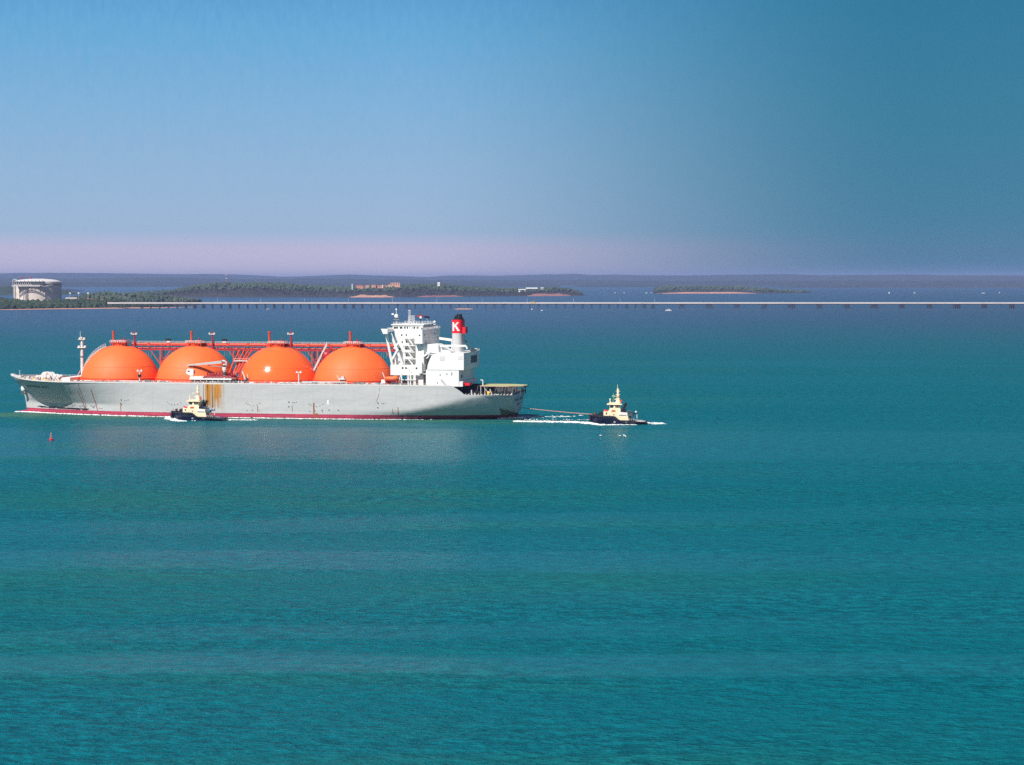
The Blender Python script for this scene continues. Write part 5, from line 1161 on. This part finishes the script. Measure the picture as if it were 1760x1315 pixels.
# houses on the island ridge
HB = [(612, 624.5, 489, 494.3, 'terracotta', 'darkroof', 'long pink block standing leftmost of the island row'), (627.8, 635, 489, 495, 'peach', 'darkroof', 'square peach block second from the left in the island row'), (638.2, 645.8, 489.3, 495, 'peach', 'redroof', 'square orange block third from the left in the island row'),
      (648.5, 658.5, 489, 493.3, 'terracotta', 'darkroof', 'dark roofed pink house in the middle of the island row with a white gable'), (660, 669.5, 489, 492.8, 'terracotta', 'darkroof', 'dark roofed pink house next to the long block at the right of the island row'), (671, 687.5, 486, 491.5, 'peach', 'peach', 'tallest and longest pink block at the right end of the island row')]
for a, b, c, d, wm_, rm_, lb_ in HB:
    r_ = building('apartment_block', a, b, c, d, 8170, 26, M[wm_], M[rm_], lb_, 'building', 'blocks on the island ridge', nwin=4)
    if a in (648.5, 660): MB().box((at(b, 490, 8170).x - at(a, 490, 8170).x) / 2 - 3.5, (at(b, 490, 8170).x - at(a, 490, 8170).x) / 2 + 0.3, -0.5, 24, -3, 10.0).build('gable', M['white'], r_)
building('pavilion', 752, 755.8, 485.5, 489.5, 8200, 12, M['white'], M['white'], 'tiny white hut on the crest of the wooded island', 'hut', pitched=True)
building('visitor_hall', 891, 903.5, 497, 500.2, 8640, 40, M['white'], M['white'], 'low white hall at the left of the white roofs by the red beach', 'building', pitched=True)
building('visitor_hall', 904, 924, 494.4, 499.2, 8700, 60, M['concrete2'], M['white'], 'largest white roofed hall near the tip of the wooded island', 'building', pitched=True)
building('visitor_hall', 929.5, 934, 494, 498.4, 8720, 30, M['white'], M['concrete2'], 'narrow pale hall right of the largest white roof on the island', 'building', pitched=True)
ob_ = at(605.5, 494.5, 8160); oz = at(605.5, 487.8, 8160).z - ob_.z
MB().lathe([(2.6, -8), (2.0, oz * 0.8), (2.4, oz * 0.85), (0.4, oz)], (ob_.x, 8160, ob_.z), 10).build('light_tower', M['white'])
tag(bpy.data.objects['light_tower'], 'slim white light tower left of the pink blocks on the island', 'tower')
rm = at(389, 489, 8250); rz_ = at(389, 472.5, 8250).z - rm.z
radio = empty('radio_mast', (rm.x, 8250, rm.z), 0, 'thin lattice radio mast with white dishes rising above the wooded island', 'mast')
lt = MB()
for k in range(3):
    a = 2 * math.pi * k / 3; lt.tube((1.6 * math.cos(a), 1.6 * math.sin(a), -10), (0.8 * math.cos(a), 0.8 * math.sin(a), rz_), 0.35, n=5)
for k in range(9): z0_, z1_ = rz_ * k / 9, rz_ * (k + 1) / 9; lt.tube((1.4, 0, z0_), (-0.7, 1.1, z1_), 0.25, n=4); lt.tube((-0.7, -1.1, z0_), (1.3, 0, z1_), 0.25, n=4)
lt.build('lattice', M['deepred'], radio)
MB().ball((0, -1.8, rz_ - 1.5), 1.9, 8, 6).ball((0, -1.8, rz_ * 0.62), 2.4, 8, 6).ball((0.5, -1.6, rz_ * 0.35), 1.3, 8, 6).build('dish', M['white'], radio)
# floodlight masts behind the headland wood
fp = None
for i, (px, pt_, lb_) in enumerate(((120.5, 503, 'floodlight mast nearest the storage tank on the headland'), (135.3, 504.3, 'middle floodlight mast behind the headland wood'), (151.5, 504.6, 'floodlight mast farthest right behind the headland wood'))):
    p = at(px, 512, 5400); hh = at(px, pt_, 5400).z - p.z
    if fp is None:
        fp = empty('floodlight_mast', (p.x, 5400, p.z)); MB().tube((0, 0, -8), (0, 0, hh), 0.6, 0.4, n=6).build('pole', M['grey'], fp); MB().box(-2.4, 2.4, -1.2, 1.2, hh - 3.4, hh).build('lamp_head', M['white'], fp); o = fp
    else: o = copy_tree(fp); o.location = (p.x, 5400, p.z)
    tag(o, lb_, 'floodlight', 'floodlight masts on the headland')

# ------------------------------------------------------------------ jetty
JY = 4915.0; jx0, jx1 = at(185, 521, JY).x, at(1900, 521, JY).x; jzd = at(880, 522.3, JY).z; jzt = at(880, 519.4, JY).z
jet = empty('jetty', (0, JY, 0), 0, 'long pale pipeline jetty on dark piles crossing the bay behind the ship', 'jetty')
MB().box(jx0, jx1, -4.5, 4.5, jzd, jzd + 1.8).box(jx0, jx1, -4.4, -4.1, jzd + 1.8, jzd + 2.9).build('deck', M['concrete2'], jet)
jp = MB()
for yy, zz, r in ((-2.6, jzd + 2.9, 0.8), (-0.8, jzd + 3.1, 0.8), (1.2, jzd + 2.9, 0.7)): jp.tube((jx0, yy, zz), (jx1, yy, zz), r, n=8)
jp.build('pipeline', M['concrete2'], jet, smooth=40)
MB().box(jx0, jx1, -2.8, 2.8, jzd - 1.6, jzd - 0.003).build('girder', M['pile'], jet)
def bent(n):
    b = MB().box(-1.6 * n * 0.8, 1.6 * n * 0.8, -4.2, 4.2, jzd - 2.8, jzd - 1.61)
    for k in range(n):
        x_ = (k - (n - 1) / 2) * 2.6; sp = (k - (n - 1) / 2) * 1.1
        for yy in (-3.4, 3.4): b.tube((x_ * 0.7, yy, jzd - 2.8), (x_ * 0.7 + sp, yy * 1.2, -1.5), 0.55, n=6)
    return b.build('pile_bent', M['pile'], jet)
protos = {2: bent(2), 3: bent(3), 4: bent(4)}; used = set()
px = 244.0; k = 0; spots = []
while px < 1135: spots.append((px, 4 if k % 17 in (6, 7) else 3 if k % 5 == 0 else 2)); px += 15.15; k += 1
for i, px in enumerate(np.arange(1172, 1810, 47.3)): spots.append((px, 4 if i % 3 == 1 else 3))
for px, n in spots:
    o = protos[n] if n not in used else protos[n].copy()
    if n in used: COL.objects.link(o); o.parent = jet
    used.add(n); o.location = (at(px, 525, JY).x, 0, 0)
    if px > 1150: o.scale = (2.1, 1, 1)
jl = MB().tube((0, 0, jzd), (0, 0, jzd + 15.0), 0.30, 0.2, n=6).beam((0, 0, jzd + 15), (0, -2.2, jzd + 15.2), 0.3).build('lamp_post', M['offwhite'], jet)
for i, px in enumerate((225, 299, 313, 373.3, 447.5, 523, 598.5, 674.3, 750.5, 828.5, 906, 985.5, 1066, 1125)):
    o = jl if i == 0 else jl.copy()
    if i: COL.objects.link(o); o.parent = jet
    o.location = (at(px, 520, JY).x, 3.2, 0)

def truck(px, mat, label, L, cat, name):
    r_ = empty(name, (at(px, 520, JY).x, JY - 3.4, jzd + 1.8 + 0.02), 0, label, cat)
    MB().box(-L / 2, L * 0.22, -1.2, 1.2, 0.9, 3.6 if cat == 'truck' else 2.4).build('body', mat, r_)
    MB().prism([(L * 0.24, 0.7), (L * 0.5, 0.7), (L * 0.5, 1.9), (L * 0.42, 2.9), (L * 0.24, 2.9)], -1.15, 1.15).build('cab', mat, r_)
    MB().prism([(L * 0.40, 1.9), (L * 0.47, 1.9), (L * 0.41, 2.75), (L * 0.34, 2.75)], -1.18, 1.18).build('window', M['glass'], r_)
    for x_ in (-L * 0.36, -L * 0.16, L * 0.36):
        for yy in (-1.15, 1.15): MB().add(*(lambda n: ([(x_ + 0.5 * math.cos(2 * math.pi * i / n), yy + d, 0.5 + 0.5 * math.sin(2 * math.pi * i / n)) for d in (-0.14, 0.14) for i in range(n)], [tuple(range(n - 1, -1, -1)), tuple(range(n, 2 * n))] + [(i, (i + 1) % n, n + (i + 1) % n, n + i) for i in range(n)]))(12)).build('wheel', M['rubber'], r_)
truck(916.5, M['yellow'], 'long yellow truck parked on the jetty behind the ship stern', 13.0, 'truck', 'truck')
truck(868, M['white'], 'white van on the jetty left of the yellow truck', 6.5, 'van', 'van')
truck(1104.5, M['offwhite'], 'pale van on the jetty above the following tug', 6.5, 'van', 'van')

# ------------------------------------------------------------------ small white boats
def small_boat():
    r_ = empty('motorboat', (0, 0, 0)); rows = []
    for k in range(9):
        t = k / 8; x_ = -4.5 + 9 * t; wv = 1.5 * (1 - max((t - 0.45) / 0.55, 0) ** 2.2)
        rows.append([(x_, s * max(wv, 0.02) * c, z_ + 0.5 * t * t) for s, c, z_ in ((1, 1, 1.2), (1, 0.8, 0.2), (1, 0.0, -0.3), (-1, 0.8, 0.2), (-1, 1, 1.2))])
    h_ = MB().grid(rows); h_.grid([[(a[0][0], a[0][1], a[0][2] - 0.1), (a[4][0], a[4][1], a[4][2] - 0.1)] for a in rows]); h_.add(rows[0], [(0, 1, 2, 3, 4)]); h_.build('hull', M['white'], r_)
    MB().prism([(-2.2, 1.1), (1.6, 1.3), (0.8, 2.9), (-2.2, 2.9)], -1.0, 1.0).build('cabin', M['white'], r_)
    MB().prism([(-1.8, 1.9), (0.95, 1.9), (0.6, 2.6), (-1.8, 2.6)], -1.04, 1.04).build('window', M['glass'], r_)
    return r_
BT = [(461, 532, 1.3, 'tiny white boat in front of the jetty left of the domes'), (914.8, 532.4, 1.2, 'tiny white boat just in front of the jetty below the yellow truck'), (931, 534.5, 1.2, 'tiny white boat lowest of those in front of the jetty'), (1149, 534.6, 2.0, 'white boat on open water right of the jetty pile group'),
      (1057.5, 504.5, 2.2, 'white boat moored beyond the jetty, first left of the green islet group'), (1072.5, 504, 2.0, 'white boat moored beyond the jetty, second from the left'), (1111, 504.3, 2.0, 'white boat moored beside another close left of the green islet'), (1120, 503.8, 2.0, 'white boat moored nearest to the green islet'),
      (1528.5, 504.4, 2.8, 'white boat far right beyond the jetty, first of four'), (1571.5, 504.2, 2.2, 'white boat far right beyond the jetty, second of four'), (1690, 504.6, 2.4, 'white boat far right beyond the jetty, third of four'), (1718, 504.2, 2.4, 'white boat far right beyond the jetty, nearest the frame edge')]
sbt = small_boat()
for i, (px, py, sc, lb_) in enumerate(BT):
    o = sbt if i == 0 else copy_tree(sbt); p = on_water(px, py); o.location = (p.x, p.y, 0); o.rotation_euler = (0, 0, 0.3 + 0.9 * i); o.scale = (sc * 0.8,) * 3
    tag(o, lb_, 'boat', 'small white boats in the bay')

# ------------------------------------------------------------------ haze
hz_m = bpy.data.materials.new('haze_air'); hz_m.use_nodes = True; t = NT(hz_m.node_tree); t.n.clear()
pv = t.node('ShaderNodeVolumePrincipled'); pv.inputs['Color'].default_value = (0.38, 0.50, 0.92, 1); pv.inputs['Density'].default_value = 3.2e-5; pv.inputs['Anisotropy'].default_value = 0.0
t.l.new(pv.outputs[0], t.node('ShaderNodeOutputMaterial').inputs['Volume'])
tag(MB().box(-WX - 500, WX + 500, WY0 - 500, WY1 + 500, -1.6, 190).build('haze', hz_m), kind='stuff')
